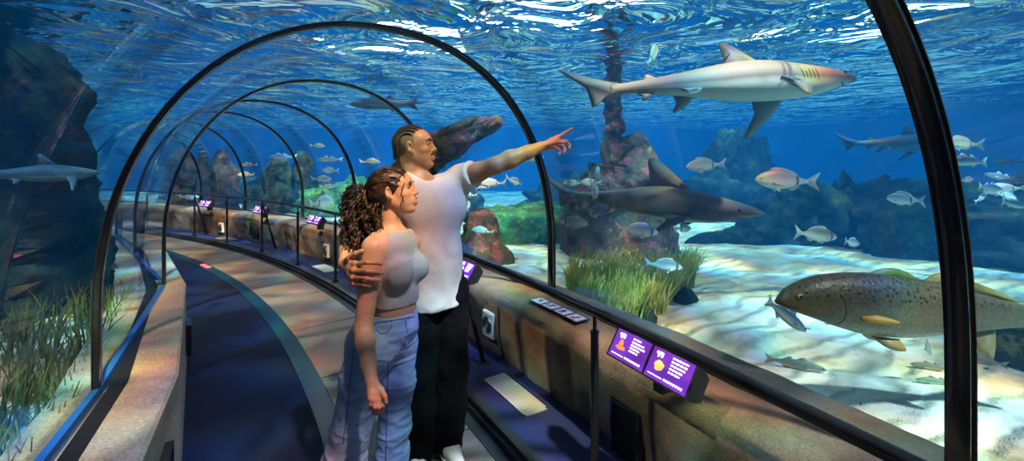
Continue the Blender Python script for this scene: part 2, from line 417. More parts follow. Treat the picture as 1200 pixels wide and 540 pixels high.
def sand_height(P):
    Q = P.copy(); Q[..., 2] = 0
    warp = fbm(Q, .7, 3, 41)*.5
    rip = np.sin((Q[..., 0]*.45+Q[..., 1]*.9+warp)*2*math.pi/.62)
    return ZS + .06*fbm(Q, .5, 4, 31) + .022*rip*(.6+.4*vnoise(Q, .9, 44)) + .006*fbm(Q, 6, 3, 49) - .03
def sand(name, r0, r1, nr, nt_):
    T, Rr = np.meshgrid(np.linspace(.20, 1.9, nt_), np.linspace(0, 1, nr)**1.6*(r1-r0)+r0)
    P = np.stack([CX+Rr*np.cos(T), CY+Rr*np.sin(T), np.zeros_like(T)], 2); P[..., 2] = sand_height(P)
    F = [(j*nt_+i, j*nt_+i+1, (j+1)*nt_+i+1, (j+1)*nt_+i) for j in range(nr-1) for i in range(nt_-1)]
    tag(mesh_obj(name, P.reshape(-1, 3), F, M_SAND), kind='structure')
sand('floor_sand', 19.75, 38, 130, 420); sand('floor_sand', 16.90, 3, 90, 300)
# unseen slab added above the left tank to keep its water dark
M_SLAB = pbr('dark_slab', s2l(26, 34, 40), .8)
sweep('shade_slab', [(5, 3.35), (16.2, 3.35), (16.2, 3.6), (5, 3.6)], M_SLAB, .05, 1.12, 40)
# ================================================================ camera, world, lights
cam = bpy.data.cameras.new('camera'); co = bpy.data.objects.new('camera', cam); link(co); S.camera = co
co.location = (0, 0, EYE); co.rotation_euler = (math.pi/2, 0, 0)
cam.lens = FPX/1200*36; cam.sensor_width = 36; cam.sensor_fit = 'HORIZONTAL'; cam.shift_y = -(270-HY)/1200; cam.clip_start = .02; cam.clip_end = 200
w = bpy.data.worlds.new('hall_light'); S.world = w; w.use_nodes = True
nt = w.node_tree; bg = nt.nodes['Background']
bg.inputs[0].default_value = (.62, .85, 1.0, 1); bg.inputs[1].default_value = 1.1
sun = bpy.data.lights.new('daylight', 'SUN'); so = bpy.data.objects.new('daylight', sun); link(so)
sun.energy = 14.5; sun.angle = math.radians(2.2); sun.color = (1, .94, .87)
so.rotation_euler = Vector((-.50, .62, -1.15)).to_track_quat('-Z', 'Y').to_euler()
sun2 = bpy.data.lights.new('added_side_sun', 'SUN'); so2 = bpy.data.objects.new('added_side_sun', sun2); link(so2)  # second sun, added to throw light patches onto the right wall
sun2.energy = 4.0; sun2.angle = math.radians(1.8); sun2.color = (1, .95, .88)
so2.rotation_euler = Vector((.72, .42, -1.0)).to_track_quat('-Z', 'Y').to_euler()
# the lamps hanging in the hall above the water
M_LAMP = pbr('hall_lamp_glow', (1, 1, 1), .5, emit=(.86, 1, .93), estr=26)
M_LAMP2 = pbr('large_hall_lamp_glow', (1, 1, 1), .5, emit=(.96, .96, 1), estr=42)
M_CASE = pbr('lamp_case', s2l(70, 74, 80), .5)
for k, (px, py, wx, wy, lab) in enumerate(((455, 46, 4.2, 3.2, 'bright hall lamp above the water seen as a glare over the couple'), (655, 14, 5.0, 3.0, 'hall lamp above the water over the leaning rock'), (985, 30, 3.6, 3.0, 'hall lamp above the water over the nose of the upper shark'))):
    q = (5.2-EYE)/((HY-py)/FPX); p = at(px, py, q)
    lr = empty('hall_lamp', p, lab, 'lamp')
    mb = MB(); mb.box(p+Vector((0, 0, .12)), wx+.1, wy+.1, .2); mb.build('case', M_CASE, lr)
    mb = MB(); mb.box(p, wx, wy, .03); mb.build('diffuser', M_LAMP2 if k == 0 else M_LAMP, lr)
S.view_settings.view_transform = 'Standard'; S.view_settings.look = 'None'; S.view_settings.exposure = -.04; S.view_settings.gamma = 1; S.view_settings.use_curve_mapping = False
cy = S.cycles
cy.use_denoising = True
try: cy.denoiser = 'OPENIMAGEDENOISE'; cy.denoising_input_passes = 'RGB_ALBEDO_NORMAL'
except Exception: pass
cy.max_bounces = 10; cy.diffuse_bounces = 3; cy.glossy_bounces = 5; cy.transmission_bounces = 6; cy.volume_bounces = 1; cy.transparent_max_bounces = 32
cy.caustics_reflective = False; cy.caustics_refractive = False; cy.sample_clamp_indirect = 4; cy.sample_clamp_direct = 0
# ================================================================ railing
ZR, RR = .946, 18.885
def th_at_px(px, r, lo=.3, hi=1.5):
    f = lambda t: 600+FPX*pol(t, r).x/pol(t, r).y
    for _ in range(60):
        m = (lo+hi)/2
        if f(m) > px: lo = m
        else: hi = m
    return (lo+hi)/2
root = empty('railing', pol(.582, RR, .06), 'long black handrail on slim posts curving along the walkway edge', 'railing')
mb = MB(); mb.tube([pol(t, RR, ZR) for t in np.linspace(.27, 1.5, 110)], .0215, 14); mb.build('handrail', M_CHROME, root, smooth=True)
POSTS = [.344, th_at_px(697, RR), .582] + [th_at_px(x, RR) for x in (393, 349, 307, 266, 228)]
POSTS += [POSTS[-1]+.105*k for k in (1, 2, 3)]
for k, t in enumerate(POSTS):
    a = pol(t, RR, .06)
    mb = MB(); mb.cyl(a, pol(t, RR, ZR-.10), .0185, 14); mb.cyl(pol(t, RR, ZR-.10), pol(t, RR, ZR-.09), .021, 14); mb.cyl(pol(t, RR, ZR-.09), pol(t, RR, ZR-.012), .009, 10)
    p = mb.build('post', M_CHROME, root, auto=40)
    mb = MB(); mb.cyl(a, a+Vector((0, 0, .012)), .042, 20); f = mb.build('flange', M_CHROME, root, auto=40)
    if k in (2, 5, 7, 9):
        b0 = pol(t, RR+.012, ZR-.06); b1 = pol(t, 19.115, .06)
        mb = MB(); mb.tube([b0, b1], .017, 12); mb.build('brace', M_CHROME, root, smooth=True)
        mb = MB(); mb.cyl(b1, b1+Vector((0, 0, .014)), .045, 20); mb.build('flange', M_STEEL, root, auto=40)
# ================================================================ information displays
M_PURPLE = pbr('purple_screen', s2l(90, 40, 150), .25, emit=s2l(104, 40, 168), estr=.9)
M_WTEXT = pbr('white_screen_text', (.8, .8, .8), .4, emit=(1, .92, 1), estr=1.6)
M_ORANGE = pbr('orange_screen_picture', s2l(220, 120, 60), .4, emit=s2l(236, 120, 70), estr=1.0)
M_TAN = pbr('tan_screen_picture', s2l(220, 170, 90), .4, emit=s2l(236, 190, 100), estr=1.0)
def display(label, t, group=None, zc=.728, r=19.10, yaw=0.0):
    root = empty('information_display', pol(t, r, .575), label, 'sign', group)
    tan = Vector((-math.sin(t), math.cos(t), 0)); inn = Vector((-math.cos(t), -math.sin(t), 0)); up = Vector((0, 0, 1))
    ti = math.radians(33); face = (inn*math.cos(ti)+up*math.sin(ti)).normalized(); upp = (up*math.cos(ti)-inn*math.sin(ti)).normalized()
    O = pol(t, r, zc)
    rx = -tan      # to the reader's right (towards the camera)
    def W(x, y, z): return O + rx*x + upp*y + face*z
    # housing: hexagonal side profile
    prof = [(-.072, .0), (.072, .0), (.072, -.02), (.045, -.085), (-.055, -.085), (-.072, -.03)]
    mb = MB(); mb.loft([[W(x, y, z) for y, z in prof] for x in (-.238, .238)])
    mb.build('housing', M_PLASTIC, root)
    mb = MB(); mb.box(pol(t, r+.10, .635), .05, .09, .14, Matrix.Rotation(t+math.pi/2, 3, 'Z')); mb.build('bracket', M_PLASTIC, root)
    def quad(mb, x0, x1, y0, y1, z=.0045, th=.0015, sk=0):
        mb.add([W(x0, y0, z), W(x1, y0, z), W(x1+sk, y1, z), W(x0+sk, y1, z), W(x0, y0, z+th), W(x1, y0, z+th), W(x1+sk, y1, z+th), W(x0+sk, y1, z+th)],
               [(0, 3, 2, 1), (4, 5, 6, 7), (0, 1, 5, 4), (1, 2, 6, 5), (2, 3, 7, 6), (3, 0, 4, 7)])
    def disc(mb, x, y, rx_, ry_, z=.0045, n=14):
        v = [W(x+rx_*math.cos(a)*(1+.12*math.sin(5*a+x*90)), y+ry_*math.sin(a)*(1+.1*math.cos(3*a)), z) for a in np.linspace(0, 2*math.pi, n, endpoint=False)]
        mb.loft([v, [p+face*.0015 for p in v]])
    for s, (c, M_pic) in enumerate(((-.116, M_ORANGE), (.116, M_TAN))):
        mb = MB(); mb.box(W(c, 0, .002), .214, .005, .130, Matrix((rx, -face, upp)).transposed())
        sc = mb.build('screen', M_PURPLE, root)
        mb = MB()
        # world map mark, lettering lines, row of month dots
        for (x, y, a, b) in ((-.075, .046, .010, .007), (-.058, .048, .012, .006), (-.070, .036, .005, .009), (-.052, .038, .006, .008)): disc(mb, c+x, y, a, b)
        ln = [(.05, .046), (.075, .030), (.085, .016), (.06, .002), (.055, -.012)] if s == 0 else [(.082, .046), (.082, .031), (.075, .016), (.068, .001), (.06, -.014)]
        q_ = mb.build('map_mark', M_WTEXT); put_under(q_, sc); mb = MB()
        for wd, y in ln:
            x = .0
            while x < wd:
                q = min(.010+.012*rng.random(), wd-x); quad(mb, c+x+.002, c+x+q, y, y+.0075); x += q+.003
        q_ = mb.build('lettering', M_WTEXT); put_under(q_, sc); mb = MB()
        for k in range(8): disc(mb, c-.002+k*.0125, -.047, .0045, .0055, n=8)
        q_ = mb.build('dot_row', M_WTEXT); put_under(q_, sc); mb = MB()
        quad(mb, c-.092, c-.015, -.050, -.046)
        q_ = mb.build('caption_line', M_WTEXT); put_under(q_, sc)
        mb = MB()
        if s == 0:
            disc(mb, c-.052, -.014, .030, .011); disc(mb, c-.056, .006, .013, .018)
        else:
            disc(mb, c-.05, -.004, .025, .022)
        q_ = mb.build('picture', M_pic); put_under(q_, sc)
    return root
def th_mid(pxa): return th_at_px(pxa, 19.10)
display('twin purple information screens under the near handrail in front of the spotted fish', th_at_px(760, 19.10))
display('purple information screen half hidden behind the back of the man in the white shirt', th_at_px(538, 19.10))
display('small purple screens on the far parapet just left of the curly ponytail', th_at_px(368, 19.10))
display('small purple screens on the far parapet below the two tall thin pillars, middle of three', th_at_px(304, 19.10))
display('small purple screens farthest along the parapet below the leftmost pillars', th_at_px(240, 19.10))
# ================================================================ pictogram sticker on the parapet
M_STICK = pbr('white_sticker', s2l(196, 206, 226), .4); M_NAVY = pbr('navy_print', s2l(22, 40, 96), .45)
t0, t1 = .5395, .5675; ra, rb = 19.345, 19.455; zt = .583
root = empty('pictogram_sticker', pol((t0+t1)/2, (ra+rb)/2, zt-.004), 'white strip of four blue pictograms on the parapet top beside the large rib', 'sticker')
def strip(t0, t1, r0, r1, z0, z1, n=8):
    mb = MB(); mb.loft([[pol(t, r, z) for r, z in ((r0, z0), (r1, z0), (r1, z1), (r0, z1))] for t in np.linspace(t0, t1, n)]); return mb
strip(t0, t1, ra, rb, zt-.006, zt).build('backing', M_NAVY, root)
dt = (t1-t0)/4
for k in range(4):
    a, b = t0+dt*k+dt*.1, t0+dt*(k+1)-dt*.1
    strip(a, b, ra+.010, rb-.010, zt, zt+.0015, 4).build('panel', M_STICK, root)
    c = (a+b)/2; rc = (ra+rb)/2
    def q(u, v): return pol(c+u/rc, rc+v, zt+.0022)   # u along, v across (away from reader = up)
    mb = MB()
    def blob(u, v, a_, b_, n=12): mb.loft([[q(u+a_*math.cos(x), v+b_*math.sin(x))+Vector((0,0,dz)) for x in np.linspace(0, 2*math.pi, n, endpoint=False)] for dz in (0, .001)])
    def bar(u0, v0, u1, v1, w=.007): mb.tube([q(u0, v0), q(u1, v1)], w*.5, 6)
    if k == 3: bar(-.03, -.028, .03, .028); blob(0, 0, .02, .013); bar(-.018, .02, .02, .02)
    elif k == 2: bar(.03, -.028, -.03, .028); blob(.005, .02, .009, .009); bar(.0, .01, -.01, -.025)
    elif k == 1: blob(0, .022, .009, .009); bar(0, .014, 0, -.008, .014); bar(-.02, .0, .02, .006); bar(0, -.006, -.016, -.03); bar(0, -.006, .016, -.03)
    else: blob(-.012, .02, .008, .008); bar(-.012, .01, -.004, -.01, .012); bar(-.004, -.01, .016, -.012); bar(.016, -.012, .016, -.03); bar(-.02, -.03, .028, -.03)
    mb.build('pictogram', M_NAVY, root)
# ================================================================ grilles, vents, wall fittings
def floor_grille(label, t, r, ln=.53, wd=.17, mat=None, group=None):
    z = .06
    root = empty('floor_grille', pol(t, r, z), label, 'grille', group)
    d = ln/2/r
    mb = MB()
    for (a, b, c, e) in ((t-d, t+d, r-wd/2, r-wd/2+.012), (t-d, t+d, r+wd/2-.012, r+wd/2), (t-d, t-d+.012/r, r-wd/2, r+wd/2), (t+d-.012/r, t+d, r-wd/2, r+wd/2)):
        s = strip(a, b, c, e, z, z+.010, 4); mb.add(s.v, s.f)
    mb.build('frame', mat or M_STEEL, root)
    mb = MB(); n = 30
    for k in range(n):
        tc = t-d+(k+.5)*2*d/n; s = strip(tc-.0055/r, tc+.0055/r, r-wd/2+.012, r+wd/2-.012, z+.001, z+.008, 2); mb.add(s.v, s.f)
    mb.build('slats', mat or M_STEEL, root)
    strip(t-d+.005/r, t+d-.005/r, r-wd/2+.006, r+wd/2-.006, z-.004, z+.002, 4).build('well', M_RUBBER, root)
M_PALE = pbr('pale_metal', s2l(178, 174, 168), .5, .4)
floor_grille('long slotted metal grille in the blue platform right of the black trousers', .556, 19.07, mat=M_PALE)
floor_grille('pale grille in the far blue platform just left of the woman', theta_of(on_z(384, 314, .06)), 19.06, .5, .2, M_PALE)
floor_grille('small pale grille in the farthest stretch of blue platform', theta_of(on_z(264, 280, .06)), 19.06, .5, .2, M_PALE)
M_GREYP = pbr('grey_perforated_cone', s2l(128, 128, 124), .6)
M_WHITEP = pbr('off_white_plastic', s2l(196, 196, 190), .45)
def on_wall(t, z, out=.0, r=R_WALL+.02): return pol(t, r-out, z)
def wall_basis(t): return Matrix((Vector((-math.sin(t), math.cos(t), 0)), Vector((-math.cos(t), -math.sin(t), 0)), Vector((0, 0, 1)))).transposed()
def wall_vent(label, t, z0, z1, w, r=R_WALL+.02, sgn=1, group=None, mat=None):
    zc = (z0+z1)/2; h = z1-z0
    root = empty('wall_vent', pol(t, r, zc), label, 'vent', group)
    Mx = wall_basis(t); P = lambda x, y, z: pol(t, r, zc)+Mx@Vector((x, y*sgn, z))
    mb = MB()
    for x in (-w/2, w/2): mb.box(P(x, .012, 0), .018, .03, h, Mx)
    for z in (-h/2, h/2): mb.box(P(0, .012, z), w+.018, .03, .018, Mx)
    mb.build('frame', mat or M_BLACK, root)
    mb = MB(); mb.box(P(0, .0, 0), w, .012, h, Mx); mb.build('backing', M_RUBBER, root)
    mb = MB(); n = max(3, int(h/.035))
    tilt = Mx @ Matrix.Rotation(math.radians(40*sgn), 3, 'X')
    for k in range(n): mb.box(P(0, .012, -h/2+(k+.5)*h/n), w-.02, .022, .006, tilt)
    mb.build('louvers', mat or M_BLACK, root)
tv = th_at_px(732, R_WALL)
wall_vent('black louvred vent low in the near parapet below the twin purple screens', tv, .075, .335, .19)
wall_vent('dark square vent in the far parapet below the three purple screens', th_at_px(297, R_WALL), .16, .42, .30)
def wall_speaker(label, t, z, s=.2, group=None):
    root = empty('wall_speaker', on_wall(t, z), label, 'speaker', group)
    Mx = wall_basis(t); P = lambda x, y, zz: on_wall(t, z)+Mx@Vector((x, y, zz))
    mb = MB(); mb.box(P(0, .014, 0), s, .045, s*1.2, Mx, .008); mb.build('case', M_WHITEP, root)
    mb = MB()
    for rr in (.8, .62, .44, .26): mb.tube([P(math.cos(a)*rr*s*.45, .040, math.sin(a)*rr*s*.45) for a in np.linspace(0, 2*math.pi, 25)], .005, 6, cap=False)
    mb.build('grille_rings', M_STEEL, root, smooth=True)
    mb = MB(); mb.cyl(P(0, .03, 0), P(0, .0385, 0), s*.42, 28); mb.build('cone', M_GREYP, root)
wall_speaker('white wall speaker low on the parapet behind the leaning brace', th_at_px(573, R_WALL), .30, .17)
wall_speaker('pale wall fitting on the far parapet left of the woman', th_at_px(382, R_WALL), .24, .17)
wall_speaker('small pale wall fitting in the far parapet under the leftmost screens', th_at_px(259, R_WALL), .22, .17)
for (t, z0, z1, lab) in ((.545, .06, .40, 'narrow dark slot vent in the side of the left parapet, near one'), (.66, .12, .34, 'narrow dark slot vent in the side of the left parapet near its corner')):
    i = max(k for k in range(len(RIBT)) if RIBT[k] <= t); a, b = pol(RIBT[i], rl), pol(RIBT[i+1], rl)
    f = (t-RIBT[i])/(RIBT[i+1]-RIBT[i]); p = a.lerp(b, f)
    wall_vent(lab, theta_of(p), z0, z1, .16, rad_of(p)+.012, -1)
# two red emissive pieces on a black plate in the glossy strip
p = on_z(241, 312, .006); t = theta_of(p)
M_RED = pbr('red_patch_glow', (.5, .02, .02), .3, emit=(1, .12, .10), estr=2.5)
root = empty('red_strip_patch', pol(t, 17.99, .006), 'small red double patch in the teal strip between carpet and walkway', 'light')
strip(t-.011, t+.011, 17.945, 18.03, .006, .010, 4).build('plate', M_BLACK, root)
for k in (-1, 1): strip(t+k*.005-.0042, t+k*.005+.0042, 17.955, 18.02, .010, .014, 4).build('lens', M_RED, root)
# ================================================================ rockwork
def mat_rock(name, base, dark, tint, tint2, amt=.5):
    m, nt, out = new_mat(name)
    tc = N(nt, 'ShaderNodeTexCoord'); b = N(nt, 'ShaderNodeBsdfPrincipled', i_Roughness=.9, i_Specular_IOR_Level=.15)
    def nz(sc, det=6, r=.65, off=0):
        mp = N(nt, 'ShaderNodeMapping'); mp.inputs['Location'].default_value = (off, off*1.3, off*.7); L(nt, tc.outputs['Object'], mp.inputs[0])
        n = N(nt, 'ShaderNodeTexNoise', i_Scale=sc, i_Detail=det, i_Roughness=r); L(nt, mp.outputs[0], n.inputs[0]); return n.outputs[0]
    c = ramp(nt, nz(3.5), [(.34, dark), (.6, base)])
    for col, sc, off, lo in ((tint, 4.5, 3.1, .52), (tint2, 7.5, 9.7, .58)):
        k = ramp(nt, nz(sc, 7, .75, off), [(lo, (0,)*3), (lo+.07, (amt,)*3)])
        mx = N(nt, 'ShaderNodeMix', data_type='RGBA'); L(nt, k, mx.inputs[0]); L(nt, c, mx.inputs[6]); mx.inputs[7].default_value = (*col, 1); c = mx.outputs[2]
    L(nt, c, b.inputs['Base Color'])
    bp = N(nt, 'ShaderNodeBump', i_Strength=.9, i_Distance=.06); L(nt, nz(14, 8, .72), bp.inputs['Height']); L(nt, bp.outputs[0], b.inputs['Normal'])
    L(nt, b.outputs[0], out.inputs[0]); return m
M_CORAL = mat_rock('coralline_rock', s2l(104, 92, 70), s2l(46, 44, 38), s2l(176, 92, 104), s2l(190, 176, 96), .7)
M_ALGAE = mat_rock('algae_rock', s2l(72, 76, 50), s2l(24, 32, 26), s2l(142, 136, 84), s2l(70, 90, 46), .7)
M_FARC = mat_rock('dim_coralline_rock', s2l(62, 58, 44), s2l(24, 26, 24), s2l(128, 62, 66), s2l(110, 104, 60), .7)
M_REEF = mat_rock('dark_reef_rock', s2l(50, 66, 60), s2l(18, 28, 28), s2l(92, 110, 76), s2l(40, 70, 50), .5)
M_DARK = mat_rock('shade_painted_weed_rock', s2l(22, 38, 40), s2l(8, 15, 18), s2l(54, 72, 46), s2l(24, 46, 40), .45)  # dimness of the left tank put into a darker rock colour
M_STONE = mat_rock('brown_stone', s2l(128, 112, 86), s2l(76, 66, 52), s2l(150, 136, 100), s2l(96, 100, 62), .5)
M_TURF = mat_rock('green_turf_rock', s2l(92, 140, 78), s2l(46, 86, 56), s2l(150, 190, 110), s2l(120, 170, 80), .6)
def rock_loft(name, label, path, mat, amp=.14, seg=72, seed=0, sc=2.2, cat='rock', group=None, ledge=0.0, per=.05):
    """path: (centre, radius_x, radius_y) rings from base to top, noisy closed surface"""
    pts = []; 
    for i in range(len(path)-1):
        (c0, a0, b0), (c1, a1, b1) = path[i], path[i+1]; c0 = Vector(c0); c1 = Vector(c1)
        k = max(2, int((c1-c0).length/per))
        for j in range(k):
            f = j/k; pts.append((c0.lerp(c1, f), a0+(a1-a0)*f, b0+(b1-b0)*f))
    pts.append((Vector(path[-1][0]), path[-1][1], path[-1][2]))
    # dome over the end
    c, a, b = pts[-1]; ax = (pts[-1][0]-pts[-2][0]).normalized(); mn = min(a, b)
    for k in range(1, 7):
        q = k/7*math.pi/2; pts.append((c+ax*mn*.8*math.sin(q), a*math.cos(q), b*math.cos(q)))
    rings = []
    for i, (c, a, b) in enumerate(pts):
        t = (pts[min(i+1, len(pts)-1)][0]-pts[max(i-1, 0)][0]).normalized()
        u = Vector((1, 0, 0)); u = (u-t*u.dot(t)).normalized() if abs(t.x) < .95 else Vector((0, 0, -1)); w = t.cross(u)
        rings.append([c+u*a*math.cos(q)+w*b*math.sin(q) for q in np.linspace(0, 2*math.pi, seg, endpoint=False)])
    A = np.array([[p[:] for p in r] for r in rings]); C = A.mean(1, keepdims=True)
    Nn = A-C; ln = np.linalg.norm(Nn, axis=2, keepdims=True)+1e-6; Nn /= ln
    d = amp*(fbm(A, sc, 5, seed+11, .55) + .6*np.abs(fbm(A, sc*1.7, 3, seed+71))-.25)
    if ledge: d = d + ledge*np.sin(A[..., 2]*28+3*vnoise(A, 2.5, seed+5))*(.5+.5*vnoise(A, 3, seed+8))
    d *= np.minimum(1, ln[..., 0]/.12)
    A = A+Nn*d[..., None]
    mb = MB(); mb.loft([[tuple(p) for p in r] for r in A])
    o = mb.build(name, mat, smooth=True); tag(o, label, cat, group); return o
def rows(d, lst, depth=1.0, d_of=None):
    """px rows (y, left, right) at distance d -> loft path"""
    out = []
    for y, l, r in lst:
        dd = d
        a, b = at(l, y, dd), at(r, y, dd); out.append((((a+b)/2)[:], (b-a).length/2, (b-a).length/2*depth))
    return out
rock_loft('rock_pillar', 'big coral-crusted rock pillar rising from the grass to the surface behind the two sharks',
    rows(6.3, [(345, 655, 800), (310, 652, 796), (275, 656, 786), (240, 664, 778), (215, 680, 782), (195, 692, 777), (182, 696, 764), (172, 699, 738), (160, 702, 731), (140, 707, 728), (115, 709, 727), (85, 709, 728), (62, 708, 730)], .9), M_CORAL, .10, 90, 1, 2.4, ledge=.018, per=.035)
rock_loft('rock_boulder', 'rounded dark boulder in the tank just right of the white shirt, red-tinged',
    rows(5.6, [(345, 520, 606), (315, 530, 602), (290, 534, 594), (270, 538, 584), (255, 541, 570)], .8), M_CORAL, .07, 80, 5, 3)
rock_loft('leaning_rock', 'long leaning rock with pink crust jutting up above the pointing arm',
    [(at(452, 330, 5.8)[:], .30, .32), (at(462, 260, 5.8)[:], .26, .28), (at(482, 205, 5.8)[:], .26, .26), (at(512, 172, 5.8)[:], .24, .22), (at(548, 155, 5.8)[:], .19, .18), (at(582, 143, 5.8)[:], .10, .10)], M_CORAL, .06, 64, 8, 3)
def far_pillar(label, lst, d, seed, mat=M_ALGAE, amp=.14):
    return rock_loft('rock_pillar', label, rows(d, lst, .9), mat, amp, 60, seed, 1.6, ledge=.03, per=.08)
DP = 12.0
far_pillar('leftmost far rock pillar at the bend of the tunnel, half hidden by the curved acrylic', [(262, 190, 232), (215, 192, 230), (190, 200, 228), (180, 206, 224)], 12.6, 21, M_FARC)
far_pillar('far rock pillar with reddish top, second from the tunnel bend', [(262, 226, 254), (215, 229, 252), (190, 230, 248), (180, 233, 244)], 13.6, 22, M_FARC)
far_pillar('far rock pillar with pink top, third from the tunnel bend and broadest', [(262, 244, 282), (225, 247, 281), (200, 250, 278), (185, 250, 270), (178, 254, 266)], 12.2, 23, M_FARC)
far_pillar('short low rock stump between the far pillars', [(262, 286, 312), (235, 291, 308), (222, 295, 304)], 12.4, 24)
far_pillar('pale green far rock pillar left of the tall thin one', [(262, 308, 350), (235, 310, 346), (205, 311, 340), (192, 314, 333), (186, 318, 328)], 11.0, 25)
far_pillar('tall thin far rock pillar right of the pale green one', [(262, 345, 366), (220, 347, 363), (185, 347, 360), (180, 349, 358)], 11.0, 26, amp=.09)
# low reefs
def mound(name, label, c, rx, ry, h, mat, seed, amp=.16, cat='rock', group=None, sc=1.8, yaw=0):
    c = Vector(c); n, m = 34, 80; A = np.zeros((n, m, 3))
    for i in range(n):
        q = i/(n-1)*math.pi/2
        for k in range(m):
            a = 2*math.pi*k/m; A[i, k] = (c.x+rx*math.cos(q)**.8*math.cos(a), c.y+ry*math.cos(q)**.8*math.sin(a), c.z-.15+(h+.15)*math.sin(q))
    if yaw:
        ca, sa = math.cos(yaw), math.sin(yaw); X = A[..., 0]-c.x; Y = A[..., 1]-c.y; A[..., 0] = c.x+X*ca-Y*sa; A[..., 1] = c.y+X*sa+Y*ca
    Nn = A-np.array([c.x, c.y, c.z]); Nn /= np.linalg.norm(Nn, axis=2, keepdims=True)+1e-6
    d = amp*(fbm(A, sc, 5, seed, .58)+.7*np.abs(fbm(A, sc*2, 3, seed+40))-.2); 
    A = A+Nn*d[..., None]
    A[-1] = A[-1].mean(0)
    mb = MB(); mb.loft([[tuple(p) for p in r] for r in A]); o = mb.build(name, mat, smooth=True); return tag(o, label, cat, group)
G = lambda px, d: Vector((at(px, 300, d).x, d, ZS-.05))
mound('reef_mound', 'green turf-covered reef mound between the boulder and the rock pillar', G(608, 7.4), 1.0, .7, .62, M_TURF, 3)
mound('reef_mound', 'broad dark reef at the back of the tank behind two overlapping breams', G(985, 7.2), 1.5, .8, .95, M_REEF, 4, .3)
mound('reef_mound', 'dark reef ridge behind the back of the spotted fish', G(1110, 6.2), 1.3, .8, .85, M_REEF, 5, .28)
mound('reef_mound', 'dark reef mass at the right frame edge above the spotted tail', G(1230, 5.6), 1.15, .9, 1.0, M_REEF, 6, .26)
mound('reef_mound', 'dim reef tower in the blue distance under the nose of the lower shark', G(865, 10.0), 1.0, .9, 2.0, M_REEF, 7, .3)
mound('reef_mound', 'row of low stones at the far edge of the sand right of the grass', G(868, 7.0), .85, .25, .22, M_REEF, 8, .12, yaw=.0)
mound('reef_mound', 'far low reef behind the lower shark, dim blue', G(720, 10.5), 2.6, .9, .9, M_REEF, 9, .3)
for px, d, rx, ry, h, mt, sd, lab in ((415, 11.0, 1.5, .9, .75, M_TURF, 91, 'greenish low reef far behind the curly ponytail'), (345, 14.0, 2.0, .9, .9, M_REEF, 92, 'dim low reef behind the pale green far pillar'),
        (262, 15.6, 2.2, .9, .9, M_REEF, 93, 'dim low reef behind the pink-topped far pillars'), (500, 10.2, 1.5, .9, .8, M_REEF, 94, 'dim low reef far behind the two people')):
    mound('reef_mound', lab, G(px, d), rx, ry, h, mt, sd, .2)
mound('rock_block', 'green algae block on the sand at the right frame edge under the spotted tail', G(1213, 2.75)+Vector((0, 0, -.02)), .25, .22, .30, M_ALGAE, 10, .06, sc=4)
def stone(label, px, py, d, r, seed, mat=M_STONE, fl=.7):
    z = on_z(px, py, ZS); mound('stone', label, (at(px, py, d).x, d, ZS-.02), r, r*.8, r*fl, mat, seed, r*.2, 'stone', sc=5)
stone('rounded brown stone on the sand in front of the grass, beside the handrail', 747, 372, 3.15, .12, 31)
stone('small flat brown stone at the foot of the grass right of the rounded one', 781, 379, 3.1, .07, 32)
stone('dark stone at the right end of the grass', 806, 343, 4.0, .13, 33, M_REEF)
stone('dark stone under the front of the grass', 752, 352, 3.6, .14, 34, M_REEF)
# pebble patch by the glass
def gravel(name, label, c, rx, ry, n, seed, yaw):
    r_ = np.random.default_rng(seed); mb = MB()
    bm = bmesh.new(); bmesh.ops.create_icosphere(bm, subdivisions=1, radius=1); bm.verts.index_update(); V = [v.co.copy() for v in bm.verts]; F = [[v.index for v in f.verts] for f in bm.faces]; bm.free()
    for _ in range(n):
        a = r_.random()*2*math.pi; q = math.sqrt(r_.random()); x, y = rx*q*math.cos(a), ry*q*math.sin(a)
        p = Vector((c[0]+x*math.cos(yaw)-y*math.sin(yaw), c[1]+x*math.sin(yaw)+y*math.cos(yaw), 0)); p.z = float(sand_height(np.array([p[:]]))[0])
        s = .006+.010*r_.random(); mb.add([p+Vector((v.x*s*1.3, v.y*s, v.z*s*.7)) for v in V], F)
    o = mb.build(name, M_REEF, smooth=True); return tag(o, label, 'gravel', kind='stuff')
p = on_z(905, 456, ZS); gravel('gravel', 'patch of dark gravel on the sand against the near window', (p.x+.03, p.y+.05), .30, .09, 420, 3, -.95)
